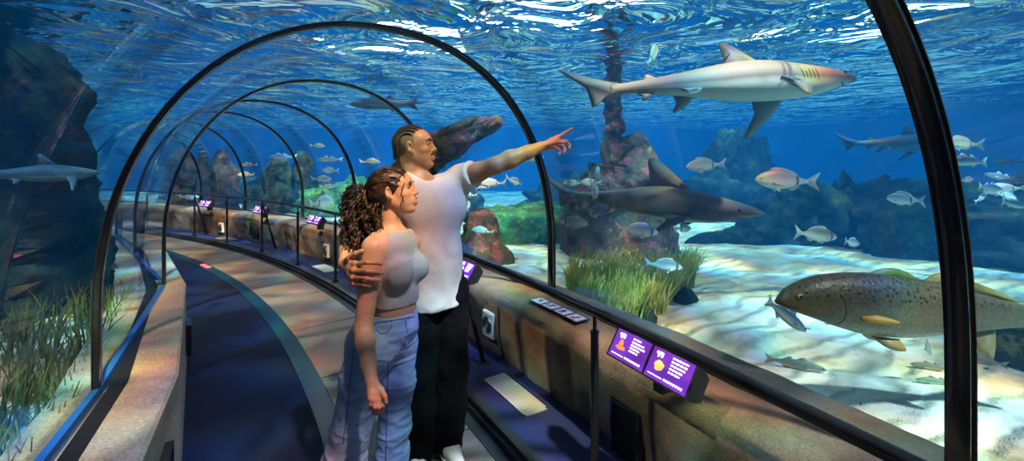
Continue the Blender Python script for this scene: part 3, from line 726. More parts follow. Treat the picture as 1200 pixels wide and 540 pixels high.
# ---------------- left tank
LT = lambda px, py, d: at(px, py, d)
def reef_wall():  # rock extended along the glass to darken the left windows
    prof = [(15.70, .2), (15.72, .7), (15.68, 1.2), (15.66, 1.7), (15.60, 2.2), (15.45, 2.6), (15.0, 2.75), (14.3, 2.65), (13.9, 1.8), (13.8, .2)]
    pp = []
    for i in range(len(prof)-1):
        for j in range(9): f = j/9; pp.append((prof[i][0]+(prof[i+1][0]-prof[i][0])*f, prof[i][1]+(prof[i+1][1]-prof[i][1])*f))
    pp.append(prof[-1])
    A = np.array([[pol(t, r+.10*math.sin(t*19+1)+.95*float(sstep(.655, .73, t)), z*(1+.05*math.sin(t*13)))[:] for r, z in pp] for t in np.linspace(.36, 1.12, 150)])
    C = np.array([CX, CY, 0]); Nn = A-C; Nn[..., 2] = 0; Nn /= np.linalg.norm(Nn, axis=2, keepdims=True)
    d = .13*fbm(A, 1.7, 5, 61, .58)+.10*np.abs(fbm(A, 3.6, 3, 62))-.08; up = np.clip((A[..., 2:3]-2)/.6, 0, 1)
    A = A+(Nn*(1-up*.6)+np.array([0, 0, 1.])*up*.35)*d[..., None]
    A[..., 2] = np.minimum(A[..., 2], 2.82)
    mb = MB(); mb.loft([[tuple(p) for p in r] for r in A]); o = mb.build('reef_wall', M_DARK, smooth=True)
    return tag(o, 'long dark reef wall behind the left windows, shade in its colour, reaching near the surface', 'rock')
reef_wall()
mound('reef_mound', 'low pale rock slope behind the seagrass on the left', pol(.56, 16.0, ZS), .5, .7, .42, M_STONE, 55, .14)
# ================================================================ seagrass
def mat_grass(name, c1, c2):
    m, nt, out = new_mat(name)
    oi = N(nt, 'ShaderNodeTexCoord'); n = N(nt, 'ShaderNodeTexNoise', i_Scale=6.0, i_Detail=2); L(nt, oi.outputs['Object'], n.inputs[0])
    c = ramp(nt, n.outputs[0], [(.35, c1), (.65, c2)])
    d = N(nt, 'ShaderNodeBsdfDiffuse'); t = N(nt, 'ShaderNodeBsdfTranslucent'); L(nt, c, d.inputs[0]); L(nt, c, t.inputs[0])
    mx = N(nt, 'ShaderNodeMixShader', i_0=.4); L(nt, d.outputs[0], mx.inputs[1]); L(nt, t.outputs[0], mx.inputs[2]); L(nt, mx.outputs[0], out.inputs[0]); return m
M_GRASS = mat_grass('seagrass_blade', s2l(176, 190, 84), s2l(242, 236, 150))
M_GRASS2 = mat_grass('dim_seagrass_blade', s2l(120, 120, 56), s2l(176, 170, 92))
def seagrass(label, pts_fn, n, h0, h1, mat, seed):
    r_ = np.random.default_rng(seed); V = []; F = []
    for _ in range(n):
        p = pts_fn(r_)
        h = h0+(h1-h0)*r_.random(); a = r_.random()*math.pi*2; lean = (r_.random()*.55)*h; la = -0.4+r_.normal()*1.1
        wd = .006+.005*r_.random(); wx, wy = math.cos(a)*wd, math.sin(a)*wd; tx, ty = -math.sin(a)*.0012, math.cos(a)*.0012
        z = float(sand_height(np.array([[p[0], p[1], 0.]]))[0])-.02; b = len(V); sg = 4
        for k in range(sg+1):
            f = k/sg; s = (1-f*.85); x = p[0]+lean*f*f*math.cos(la); y = p[1]+lean*f*f*math.sin(la); zz = z+h*f*(1-.12*f*lean/h)
            V += [(x-wx*s-tx, y-wy*s-ty, zz), (x+wx*s-tx, y+wy*s-ty, zz), (x+wx*s+tx, y+wy*s+ty, zz), (x-wx*s+tx, y-wy*s+ty, zz)]
        for k in range(sg):
            q = b+4*k
            for j in range(4): F.append((q+j, q+(j+1) % 4, q+4+(j+1) % 4, q+4+j))
        F.append((b+4*sg, b+4*sg+1, b+4*sg+2, b+4*sg+3))
    o = mesh_obj('seagrass', V, F, mat, smooth=False); return tag(o, label, 'seagrass', kind='stuff')
def right_patch(r_):
    # patch outline given on the sand by its near and far edges in the view
    u = r_.random(); v = r_.random()**.8
    px = 664+u*150; near = 338+38*math.sin(min(1, u*1.15)*math.pi)**.7 if u < .95 else 336
    far = 322
    p = on_z(px, far+(near-far)*(1-v), ZS); return p
seagrass('thick patch of yellow-green seagrass at the foot of the big rock pillar', right_patch, 2600, .16, .40, M_GRASS, 5)
def left_patch(r_):
    t = .50+.22*r_.random(); r = 16.85-.9*r_.random()**1.6; return pol(t, r)
seagrass('yellowish seagrass growing behind the left window beside the blue sealing bar', left_patch, 1500, .08, .34, M_GRASS2, 6)
# ================================================================ fish
def mat_fish(name, back, flank, belly, rough=.35, metal=.25, spots=None, stripe=None, patch=None, scales=70, lo=.42, hi=.72, cutdark=None):
    m, nt, out = new_mat(name)
    tc = N(nt, 'ShaderNodeTexCoord'); b = N(nt, 'ShaderNodeBsdfPrincipled', i_Roughness=rough, i_Metallic=metal)
    sep = N(nt, 'ShaderNodeSeparateXYZ'); L(nt, tc.outputs['Generated'], sep.inputs[0])
    nz = N(nt, 'ShaderNodeTexNoise', i_Scale=5, i_Detail=4); L(nt, tc.outputs['Object'], nz.inputs[0])
    ad = N(nt, 'ShaderNodeMath', operation='MULTIPLY_ADD', i_1=.12, i_2=-.06); L(nt, nz.outputs[0], ad.inputs[0])
    sm = N(nt, 'ShaderNodeMath', operation='ADD'); L(nt, sep.outputs[2], sm.inputs[0]); L(nt, ad.outputs[0], sm.inputs[1])
    c = ramp(nt, sm.outputs[0], [(lo-.14, belly), (lo, flank), (hi, back)])
    v = N(nt, 'ShaderNodeTexVoronoi', i_Scale=scales); L(nt, tc.outputs['Object'], v.inputs[0])
    if scales:
        k = ramp(nt, v.outputs['Distance'], [(.15, (1.0,)*3), (.75, (.62,)*3)])
        mx = N(nt, 'ShaderNodeMix', data_type='RGBA', blend_type='MULTIPLY'); mx.inputs[0].default_value = .8; L(nt, c, mx.inputs[6]); L(nt, k, mx.inputs[7]); c = mx.outputs[2]
    if spots:
        col, sc, th, zlo = spots
        mp = N(nt, 'ShaderNodeMapping'); L(nt, tc.outputs['Object'], mp.inputs[0])
        v2 = N(nt, 'ShaderNodeTexVoronoi', i_Scale=sc, i_Randomness=.8); L(nt, mp.outputs[0], v2.inputs[0])
        k = ramp(nt, v2.outputs['Distance'], [(th, (1,)*3), (th+.08, (0,)*3)])
        k2 = ramp(nt, sep.outputs[2], [(zlo, (0,)*3), (zlo+.1, (.9,)*3)])
        mu = N(nt, 'ShaderNodeMath', operation='MULTIPLY'); L(nt, k, mu.inputs[0]); L(nt, k2, mu.inputs[1])
        mx = N(nt, 'ShaderNodeMix', data_type='RGBA'); L(nt, mu.outputs[0], mx.inputs[0]); L(nt, c, mx.inputs[6]); mx.inputs[7].default_value = (*col, 1); c = mx.outputs[2]
    if stripe:
        for x, wd, col in stripe:
            k = ramp(nt, sep.outputs[0], [(x-wd, (0,)*3), (x-wd*.5, (.85,)*3), (x+wd*.5, (.85,)*3), (x+wd, (0,)*3)])
            mx = N(nt, 'ShaderNodeMix', data_type='RGBA'); L(nt, k, mx.inputs[0]); L(nt, c, mx.inputs[6]); mx.inputs[7].default_value = (*col, 1); c = mx.outputs[2]
    if patch:
        x, z, rr, col = patch
        cc = N(nt, 'ShaderNodeVectorMath', operation='DISTANCE'); cm = N(nt, 'ShaderNodeCombineXYZ'); L(nt, sep.outputs[0], cm.inputs[0]); L(nt, sep.outputs[2], cm.inputs[1])
        L(nt, cm.outputs[0], cc.inputs[0]); cc.inputs[1].default_value = (x, z, 0)
        k = ramp(nt, cc.outputs['Value'], [(rr*.5, (.8,)*3), (rr, (0,)*3)])
        mx = N(nt, 'ShaderNodeMix', data_type='RGBA'); L(nt, k, mx.inputs[0]); L(nt, c, mx.inputs[6]); mx.inputs[7].default_value = (*col, 1); c = mx.outputs[2]
    L(nt, c, b.inputs['Base Color'])
    if scales:
        bp = N(nt, 'ShaderNodeBump', i_Strength=.25, i_Distance=.006); L(nt, v.outputs['Distance'], bp.inputs['Height']); L(nt, bp.outputs[0], b.inputs['Normal'])
    L(nt, b.outputs[0], out.inputs[0]); return m
M_EYE = pbr('fish_eye', (.004, .004, .004), .08); M_IRIS = pbr('fish_iris', s2l(210, 200, 150), .3)
def cr(xs, ys, n):
    """smooth interpolation through points"""
    xs = np.array(xs, float); ys = np.array(ys, float); t = np.linspace(xs[0], xs[-1], n)
    m = np.gradient(ys, xs); i = np.clip(np.searchsorted(xs, t)-1, 0, len(xs)-2); h = xs[i+1]-xs[i]; s = (t-xs[i])/h
    return t, ((1+2*s)*(1-s)**2*ys[i]+s*(1-s)**2*h*m[i]+s*s*(3-2*s)*ys[i+1]+s*s*(s-1)*h*m[i+1])
def fin_mesh(outline, th, M=None, cup=0.0):
    """flat fin from an outline in the x-z plane with real thickness, thicker at its root (first and last points)"""
    o = [Vector((p[0], 0, p[1])) for p in outline]; n = len(o); c = sum(o, Vector())/n
    root = (o[0]+o[-1])/2; mb = MB(); far = max((p-root).length for p in o)
    rings = []
    for sgn in (-1, 1):
        rings.append([p+Vector((0, sgn*th*(1-.8*(p-root).length/far)+cup*((p-root).length/far)**2, 0)) for p in o])
    # inner row for a gentle bulge
    v = rings[0]+rings[1]+[c+Vector((0, -th, 0)), c+Vector((0, th, 0))]; f = []
    for k in range(n):
        k2 = (k+1) % n; f += [(k, k2, n+k2, n+k), (k2, k, 2*n), (n+k, n+k2, 2*n+1)]
    mb.add(v if M is None else [M @ p for p in v], f); return mb
def smooth_outline(pts, n=5):
    """subdivide an outline with rounded spans"""
    out = []; P = [Vector((p[0], p[1], 0)) for p in pts]
    for i in range(len(P)-1):
        p0 = P[max(i-1, 0)]; p1 = P[i]; p2 = P[i+1]; p3 = P[min(i+2, len(P)-1)]
        for k in range(n):
            t = k/n; q = .5*((2*p1)+(p2-p0)*t+(2*p0-5*p1+4*p2-p3)*t*t+(3*p1-p0-3*p2+p3)*t**3); out.append((q.x, q.y))
    out.append((P[-1].x, P[-1].y)); return out
def fish_body(xs, top, bot, wid, n=40, seg=20, pw=2.0, bend=None, zc=None):
    t, T = cr(xs, top, n); _, Bt = cr(xs, bot, n); _, Wd = cr(xs, wid, n)
    rings = []
    for x, a, b, w in zip(t, T, Bt, Wd):
        a = max(a, .002); b = max(b, .002); w = max(w, .0015); r = []
        for k in range(seg):
            q = 2*math.pi*k/seg; c, s = math.cos(q), math.sin(q)
            y = w*math.copysign(abs(c)**(2/pw), c); z = (a if s > 0 else b)*math.copysign(abs(s)**(2/pw), s)
            r.append(Vector((-x, y, z)))
        rings.append(r)
    mb = MB(); mb.loft(rings); return mb
def bendmb(mb, fn):
    mb.v = [fn(Vector(p)) for p in mb.v]; return mb
def fish_root(name): 
    o = bpy.data.objects.new(name, None); o.empty_display_size = .05; link(o); return o
# fish look along +x, nose at x=0 body centred on x=-.5 of unit length: shift by .5
def shift(mb, dx=.5): mb.v = [(p[0]+dx, p[1], p[2]) for p in mb.v]; return mb
def make_bream(name, M_body, M_fin, deep=1.0, long=1.0, bend=0.0, detail=True):
    r = fish_root(name)
    f = lambda p: Vector((p[0], p[1]+bend*(max(0, -p[0]-.2))**2, p[2]))
    S_ = lambda mb: shift(bendmb(mb, f))
    xs = [0, .03, .08, .15, .24, .36, .48, .6, .7, .78, .83]
    top = [.004, .05, .09, .125, .15, .16, .145, .105, .065, .038, .034]; bot = [.004, .03, .06, .09, .115, .125, .115, .085, .05, .03, .028]
    wid = [.004, .026, .044, .06, .068, .068, .058, .04, .024, .013, .009]
    S_(fish_body(xs, [t*deep for t in top], [t*deep for t in bot], wid)).build('body', M_body, r, smooth=True)
    S_(fin_mesh(smooth_outline([(-.80, .03*deep), (-.88, .075), (-1.0, .15), (-.965, .07), (-.93, .0), (-.965, -.07), (-1.0, -.14), (-.88, -.07), (-.80, -.027*deep)]), .008)).build('tail_fin', M_fin, r, smooth=True)
    S_(fin_mesh(smooth_outline([(-.22, .14*deep), (-.28, .195*deep), (-.36, .205*deep), (-.5, .185*deep), (-.62, .14*deep), (-.68, .07*deep), (-.5, .12*deep), (-.35, .145*deep)]), .006)).build('dorsal_fin', M_fin, r, smooth=True)
    S_(fin_mesh(smooth_outline([(-.52, -.095*deep), (-.57, -.145*deep), (-.64, -.12*deep), (-.70, -.05*deep), (-.6, -.07*deep)]), .005)).build('anal_fin', M_fin, r, smooth=True)
    for s in (-1, 1):
        M = Matrix.Translation((-.235, s*.062, -.045*deep)) @ Matrix.Rotation(s*-.45, 4, 'Z') @ Matrix.Rotation(s*.35, 4, 'X')
        S_(fin_mesh(smooth_outline([(0, .018), (-.07, .03), (-.15, -.01), (-.17, -.035), (-.09, -.03), (0, -.015)]), .004, M)).build('pectoral_fin', M_fin, r, smooth=True)
        M = Matrix.Translation((-.29, s*.03, -.115*deep)) @ Matrix.Rotation(s*.4, 4, 'X')
        if detail: S_(fin_mesh(smooth_outline([(0, .01), (-.05, -.045), (-.09, -.05), (-.075, .008)]), .004, M)).build('pelvic_fin', M_fin, r, smooth=True)
        mb = MB(); e = Vector((-.085, s*.0415, .032*deep))
        mb.tube([e-Vector((0, s*.004, 0)), e+Vector((0, s*.003, 0)), e+Vector((0, s*.005, 0))], [.021, .020, .012], 14); S_(mb)
        ey = mb.build('eye', M_IRIS, r, smooth=True)
        mb = MB(); mb.tube([e, e+Vector((0, s*.006, 0)), e+Vector((0, s*.0075, 0))], [.012, .011, .005], 12); S_(mb); put_under(mb.build('pupil', M_EYE, smooth=True), ey)
    return r
def make_slim(name, M_body, M_fin, bend=0.0, k=1.0):
    """sea-bass shaped fish: long and slim with two dorsal fins"""
    r = fish_root(name)
    f = lambda p: Vector((p[0], p[1]+bend*(max(0, -p[0]-.2))**2, p[2]))
    S_ = lambda mb: shift(bendmb(mb, f))
    xs = [0, .04, .1, .2, .32, .45, .58, .7, .8, .87]
    top = [.003, .03, .055, .082, .098, .098, .085, .06, .04, .034]; bot = [.003, .025, .048, .07, .082, .082, .07, .05, .034, .03]; wid = [.004, .024, .04, .055, .062, .06, .05, .034, .018, .01]
    S_(fish_body(xs, [q*k for q in top], [q*k for q in bot], wid)).build('body', M_body, r, smooth=True)
    S_(fin_mesh(smooth_outline([(-.85, .03), (-.93, .07), (-1.0, .105), (-.965, .03), (-.95, .0), (-.965, -.03), (-1.0, -.1), (-.93, -.065), (-.85, -.027)]), .007)).build('tail_fin', M_fin, r, smooth=True)
    S_(fin_mesh(smooth_outline([(-.30, .085*k), (-.34, .15*k), (-.40, .145*k), (-.48, .09*k), (-.4, .085*k)]), .005)).build('dorsal_fin', M_fin, r, smooth=True)
    S_(fin_mesh(smooth_outline([(-.54, .08*k), (-.57, .135*k), (-.64, .1*k), (-.72, .05*k), (-.6, .07*k)]), .005)).build('dorsal_fin', M_fin, r, smooth=True)
    S_(fin_mesh(smooth_outline([(-.58, -.065*k), (-.62, -.115*k), (-.68, -.08*k), (-.73, -.045*k)]), .005)).build('anal_fin', M_fin, r, smooth=True)
    for s in (-1, 1):
        M = Matrix.Translation((-.25, s*.056, -.03)) @ Matrix.Rotation(s*-.35, 4, 'Z')
        S_(fin_mesh(smooth_outline([(0, .015), (-.06, .025), (-.11, -.01), (-.06, -.025), (0, -.015)]), .004, M)).build('pectoral_fin', M_fin, r, smooth=True)
        e = Vector((-.075, s*.033, .02)); mb = MB(); mb.tube([e, e+Vector((0, s*.005, 0)), e+Vector((0, s*.007, 0))], [.014, .013, .006], 12); S_(mb); mb.build('eye', M_EYE, r, smooth=True)
    return r
def make_meagre(name):
    r = fish_root(name)
    M_body = mat_fish('spotted_brown_scales', s2l(104, 90, 60), s2l(128, 116, 88), s2l(158, 152, 132), .42, .1, (s2l(22, 18, 12), 62, .26, .55), None, (.90, .42, .06, s2l(160, 104, 48)), 90, .30, .62)
    M_fin = pbr('tan_fin', s2l(168, 140, 88), .5, noise_scale=40, noise_amt=.3); M_yel = pbr('amber_fin', s2l(206, 138, 36), .5); M_ol = pbr('olive_fin', s2l(150, 138, 60), .5, noise_scale=30, noise_amt=.3)
    f = lambda p: Vector((p[0], p[1]+.10*(max(0, -p[0]-.3))**2, p[2]))
    S_ = lambda mb: shift(bendmb(mb, f))
    xs = [0, .02, .06, .12, .2, .3, .42, .54, .66, .76, .84, .88]
    top = [.006, .032, .062, .088, .104, .110, .106, .09, .068, .045, .034, .032]; bot = [.006, .015, .028, .046, .070, .092, .096, .082, .06, .042, .032, .030]; wid = [.006, .024, .042, .056, .066, .070, .066, .054, .038, .022, .013, .010]
    b = S_(fish_body(xs, top, bot, wid, 70, 30)).build('body', M_body, r, smooth=True)
    S_(fin_mesh(smooth_outline([(-.86, .031), (-.93, .075), (-1.0, .115), (-.99, .05), (-.985, 0), (-.985, -.05), (-.99, -.105), (-.93, -.07), (-.86, -.029)]), .006)).build('tail_fin', M_fin, r, smooth=True)
    S_(fin_mesh(smooth_outline([(-.30, .104), (-.36, .128), (-.42, .125), (-.48, .09), (-.4, .1)]), .005)).build('dorsal_fin', M_ol, r, smooth=True)
    S_(fin_mesh(smooth_outline([(-.49, .094), (-.54, .122), (-.62, .108), (-.72, .078), (-.79, .044), (-.7, .055), (-.6, .075)]), .005)).build('dorsal_fin', M_ol, r, smooth=True)
    S_(fin_mesh(smooth_outline([(-.62, -.064), (-.66, -.115), (-.715, -.155), (-.725, -.11), (-.72, -.048)]), .005)).build('anal_fin', M_fin, r, smooth=True)
    for s in (-1, 1):
        M = Matrix.Translation((-.235, s*.066, -.02)) @ Matrix.Rotation(s*-.16, 4, 'Z') @ Matrix.Rotation(s*.5, 4, 'X')
        S_(fin_mesh(smooth_outline([(0, .010), (-.05, .013), (-.10, .002), (-.104, -.006), (-.05, -.011), (0, -.009)]), .004, M)).build('pectoral_fin', M_yel, r, smooth=True)
        M = Matrix.Translation((-.30, s*.03, -.092)) @ Matrix.Rotation(s*.35, 4, 'X')
        S_(fin_mesh(smooth_outline([(0, .005), (-.05, -.03), (-.105, -.035), (-.09, .0)]), .004, M)).build('pelvic_fin', M_fin, r, smooth=True)
        e = Vector((-.055, s*.0395, .030)); mb = MB(); mb.tube([e-Vector((0, s*.004, 0)), e+Vector((0, s*.002, 0)), e+Vector((0, s*.004, 0))], [.0085, .008, .005], 14); S_(mb); ey = mb.build('eye', M_IRIS, r, smooth=True)
        mb = MB(); mb.tube([e, e+Vector((0, s*.0045, 0)), e+Vector((0, s*.0055, 0))], [.0065, .006, .003], 12); S_(mb); put_under(mb.build('pupil', M_EYE, smooth=True), ey)
        # gill cover edge and mouth
        g = [Vector((x_, s*(float(np.interp(-x_, xs, wid))*math.sqrt(max(0, 1-(z_/(float(np.interp(-x_, xs, top)) if z_ > 0 else float(np.interp(-x_, xs, bot))))**2))+.0008), z_)) for x_, z_ in ((-.165-.022*math.sin(q), .062*math.cos(q)-.008) for q in np.linspace(.35, 2.75, 18))]
        mb = MB(); mb.tube(g, .0013, 6); S_(mb); mb.build('gill_cover', pbr('gill_edge', s2l(92, 80, 56), .5) if s < 0 else bpy.data.materials['gill_edge'], r, smooth=True)
        g = [Vector((-.004-.04*q, s*(.007+.031*q**.8), -.004-.018*q)) for q in np.linspace(0, 1, 8)]
        mb = MB(); mb.tube(g, .0018, 6); S_(mb); mb.build('mouth', bpy.data.materials['gill_edge'], r, smooth=True)
    return r
def make_shark(name, M_body, M_fin, M_finw, bend=0.0, tail=1.0, dors=1.0, pec=38, ps=1.0, dw=1.0):
    r = fish_root(name)
    f = lambda p: Vector((p[0], p[1]+bend*(max(0, -p[0]-.3))**2, p[2]))
    S_ = lambda mb: shift(bendmb(mb, f))
    xs = [0, .02, .05, .10, .16, .24, .33, .42, .52, .62, .72, .80, .85]
    top = [.003, .012, .022, .035, .048, .062, .073, .072, .058, .041, .028, .020, .018]; bot = [.003, .009, .018, .035, .050, .060, .065, .062, .050, .035, .023, .017, .015]; wid = [.004, .022, .034, .044, .052, .060, .064, .060, .048, .034, .022, .014, .010]
    S_(fish_body(xs, top, bot, wid, 80, 32, 2.1)).build('body', M_body, r, smooth=True)
    S_(fin_mesh(smooth_outline([(-.45+(x_+.45)*dw, .058+(z_-.058)*dors-(.02 if z_ < .061 else 0)*(dw > 1)) for x_, z_ in ((-.31, .058), (-.365, .100), (-.42, .150), (-.442, .158), (-.452, .146), (-.445, .10), (-.45, .076), (-.48, .060))], 6), .011)).build('dorsal_fin', M_fin, r, smooth=True)
    S_(fin_mesh(smooth_outline([(-.685, .028), (-.715, .045), (-.728, .044), (-.735, .03), (-.755, .022)], 5), .006)).build('second_dorsal_fin', M_fin, r, smooth=True)
    S_(fin_mesh(smooth_outline([(-.70, -.022), (-.735, -.046), (-.75, -.045), (-.748, -.03), (-.765, -.018)], 5), .006)).build('anal_fin', M_fin, r, smooth=True)
    # tail with long upper lobe
    S_(fin_mesh(smooth_outline([(-.82, .018), (-.88, .036), (-.95, .066*tail), (-1.0, .092*tail), (-1.004, .084*tail), (-.985, .066*tail), (-.96, .045*tail), (-.915, .010), (-.90, -.01), (-.915, -.045), (-.91, -.056), (-.895, -.05), (-.868, -.026), (-.84, -.016)], 5), .009)).build('tail_fin', M_fin, r, smooth=True)
    for s in (-1, 1):
        # pectoral: swept back and down, white underside
        M = Matrix.Translation((-.235, s*.054, -.030)) @ Matrix.Rotation(s*-.25, 4, 'Z') @ Matrix.Rotation(s*math.radians(pec), 4, 'X')
        S_(fin_mesh(smooth_outline([(x_, z_*ps) for x_, z_ in ((.0, 0), (-.025, -.045), (-.07, -.095), (-.11, -.132), (-.122, -.134), (-.124, -.118), (-.10, -.07), (-.088, -.03), (-.10, .0))], 5), .008, M)).build('pectoral_fin', M_finw, r, smooth=True)
        M = Matrix.Translation((-.56, s*.028, -.030)) @ Matrix.Rotation(s*.7, 4, 'X')
        S_(fin_mesh(smooth_outline([(0, 0), (-.03, -.035), (-.06, -.052), (-.068, -.045), (-.06, -.02), (-.075, .004)], 5), .005, M)).build('pelvic_fin', M_finw, r, smooth=True)
        e = Vector((-.068, s*.0375, .008)); mb = MB(); mb.tube([e-Vector((0, s*.003, 0)), e+Vector((0, s*.0012, 0)), e+Vector((0, s*.002, 0))], [.0055, .005, .002], 12); S_(mb); mb.build('eye', M_EYE, r, smooth=True)
        for k in range(5):
            x = -.182-.0135*k; w_ = float(np.interp(-x, xs, wid))
            g = [Vector((x-.004*math.sin(q*2), s*(w_*math.cos(q)**(1/1.05)+.0006), .05*math.sin(q))) for q in np.linspace(-.5, .32, 7)]
            mb = MB(); mb.tube(g, .0011, 5); S_(mb); mb.build('gill_slit', M_EYE, r, smooth=True)
    g = [Vector((-.058-.03*abs(q)**1.6, .030*q, -.022-.004*abs(q))) for q in np.linspace(-1, 1, 15)]
    mb = MB(); mb.tube(g, .0014, 5); S_(mb); mb.build('mouth', M_EYE, r, smooth=True)
    return r
def pose(root, px, py, d, L_, yaw=0, pitch=0, roll=0):
    """yaw 0 = swims to the right across the view, 180 = to the left, +90 = away; pitch + = nose up"""
    root.location = at(px, py, d)
    root.rotation_euler = (Matrix.Rotation(math.radians(yaw), 3, 'Z') @ Matrix.Rotation(math.radians(-pitch), 3, 'Y') @ Matrix.Rotation(math.radians(roll), 3, 'X')).to_euler()
    root.scale = (L_,)*3
def dup(root):
    c = root.copy(); COL.objects.link(c)
    for ch in list(root.children):
        k = ch.copy(); COL.objects.link(k); k.parent = c
        for g in list(ch.children): 
            h = g.copy(); COL.objects.link(h); h.parent = k
    return c
# ---- the two near sharks and the far ones
SG, SW, SD = s2l(142, 130, 120), s2l(206, 208, 198), s2l(52, 48, 48)
M_SH = mat_fish('grey_shark_skin', s2l(150, 130, 116), s2l(108, 98, 92), s2l(190, 198, 188), .6, .0, None, None, None, 0, .40, .62)
M_SHF = pbr('grey_shark_fin', s2l(134, 122, 114), .55, noise_scale=6, noise_amt=.2); M_SHW = pbr('pale_shark_fin', s2l(128, 138, 132), .55, noise_scale=6, noise_amt=.2)
sh = make_shark('shark', M_SH, M_SHF, M_SHW, .10)
pose(sh, 838, 97, 3.3, 2.28, 4, 2.0, -20); tag(sh, 'upper grey shark gliding to the right just under the surface, whole body in view', 'shark')
M_SH2 = mat_fish('dark_shark_skin', s2l(84, 76, 72), s2l(58, 56, 58), s2l(196, 196, 184), .55, .0, None, None, None, 0, .20, .30)
M_SHF2 = pbr('dark_shark_fin', s2l(80, 74, 70), .55, noise_scale=6, noise_amt=.2)
sh2 = make_shark('shark', M_SH2, M_SHF2, M_SHF2, -.12, 1.0, 1.3, 4, .5, 1.5); pose(sh2, 748, 236, 4.3, 2.3, -50, -1.0); tag(sh2, 'lower dark shark with tall dorsal fin swimming past the rock pillar', 'shark')
M_SH3 = mat_fish('blue_grey_shark_skin', s2l(70, 80, 92), s2l(60, 70, 80), s2l(150, 160, 160), .6, .0, None, None, None, 0)  # blue-grey back and flanks, paler belly
M_SHF3 = pbr('blue_grey_shark_fin', s2l(66, 76, 86), .6)
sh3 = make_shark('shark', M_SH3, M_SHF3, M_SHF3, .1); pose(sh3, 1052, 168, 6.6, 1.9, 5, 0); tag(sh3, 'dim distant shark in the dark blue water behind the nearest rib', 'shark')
sh4 = dup(sh3); pose(sh4, 35, 204, 2.5, .75, 80, 0); tag(sh4, 'dim small shark shape standing in for a reflection in the left curved acrylic', 'shark')  # shark model takes the place of a mirrored shape on the left glass
# ---- the big spotted fish
mg = make_meagre('spotted_fish'); pose(mg, 1083, 362, 2.12, 1.47, 180+1, 3.2); tag(mg, 'very large brown fish with dark spots swimming left behind the nearest rib', 'fish')
# ---- silver breams
SILV = mat_fish('silver_bream_scales', s2l(176, 186, 188), s2l(236, 240, 236), s2l(246, 246, 240), .36, .0, None, [(.215, .035, s2l(60, 64, 66))], None, 90)
SILF = pbr('pale_silver_fin', s2l(182, 190, 186), .5, noise_scale=30, noise_amt=.25)
SILD = mat_fish('dark_backed_silver_scales', s2l(120, 134, 140), s2l(206, 216, 216), s2l(240, 242, 236), .36, .0, None, [(.80, .05, s2l(48, 54, 58))], None, 90)
BASS = mat_fish('steel_blue_bass_scales', s2l(84, 108, 130), s2l(150, 166, 176), s2l(214, 218, 214), .35, .25, None, None, None, 90)
br = make_bream('silver_bream', SILV, SILF, 1.0, 1, .10); br2 = make_bream('silver_bream', SILD, SILF, .92, 1, -.12); bass = make_slim('sea_bass', BASS, SILF, -.15)
used = {}
def school(proto, px, py, d, lpx, yaw, pitch, label, group=None, roll=0):
    o = proto if proto.name not in used else dup(proto); used[proto.name] = 1
    fore = max(.25, abs(math.cos(math.radians(yaw))))
    while px > 100 and rad_of(at(px, py, d)) < 19.98+.5*abs(math.sin(math.radians(yaw)))*lpx*d/FPX/fore: d += .05      # keep it in the water, clear of the acrylic
    pose(o, px, py, d, lpx*d/FPX/fore, yaw, pitch, roll); tag(o, label, 'fish', group); return o
A = 180
school(br, 921, 212, 3.6, 76, A+4, 2, 'silver bream facing left in open blue water below the nose of the upper shark')
school(br, 827, 194, 4.2, 50, A+12, -4, 'silver bream facing left between the two sharks')
school(br2, 954, 275, 4.0, 60, 8, -8, 'silver bream facing right over the sand edge, overlapping a smaller one')
school(br2, 997, 284, 4.3, 32, 25, -12, 'small bream tucked behind the tail-end neighbour and heading down right over the reef')
school(br, 1062, 234, 4.2, 12, 96, 0, 'round pale fish seen nearly head-on left of the nearest rib')
school(br, 1128, 169, 3.6, 50, A+6, 2, 'silver bream right of the nearest rib, uppermost facing left')
school(bass, 1135, 189, 3.7, 62, A+4, 2, 'slim silver fish just below the uppermost bream right of the nearest rib')
school(br, 669, 261, 3.3, 43, 14, -6, 'silver bream facing right immediately right of the large rib')
school(br2, 745, 270, 3.1, 56, 10, -8, 'dark-banded silver bream facing right under the belly of the lower shark')
school(br2, 776, 311, 3.0, 52, 12, -10, 'dark-banded silver bream facing right just above the seagrass')
school(br, 801, 268, 4.0, 24, 30, -4, 'little bream half hidden under the chin of the lower shark')
school(br, 566, 271, 4.1, 28, A-18, 4, 'pale bream facing left in front of the dark boulder')
school(br, 765, 66, 4.2, 26, 60, 38, 'pale bream swimming up near the surface above the back of the upper shark')
school(br, 577, 215, 5.4, 32, A+8, 0, 'silver bream under the forearm of the pointing man, largest of the cluster')
school(br2, 601, 212, 5.8, 22, 40, -20, 'small bream turned down right of the largest one under the pointing arm')
school(br, 566, 218, 5.6, 14, 60, 10, 'small pale bream just left of the largest one under the pointing arm')
school(br, 545, 243, 4.8, 10, 80, 8, 'tiny pale fish close to the sleeve hem above the dark boulder')
school(br, 549, 229, 5.4, 22, A, 0, 'pale fish partly hidden by the right edge of the white shirt')
school(br, 622, 186, 6.0, 30, A+10, 4, 'pale fish just below the wrist of the pointing man')
school(br, 699, 207, 4.5, 13, 70, 34, 'small white fish in front of the rock pillar, upper of two')
school(br, 697, 222, 4.5, 16, 76, -20, 'small white fish in front of the rock pillar, lower of two')
school(br, 672, 215, 5.0, 24, A+6, 0, 'pale bream beside the tail of the lower shark')
school(bass, 919, 369, 2.35, 76, 14, -35, 'steel blue sea bass diving right in front of the spotted fish head')
school(bass, 1086, 405, 2.5, 30, 30, -52, 'blue slim fish diving below the belly of the spotted fish')
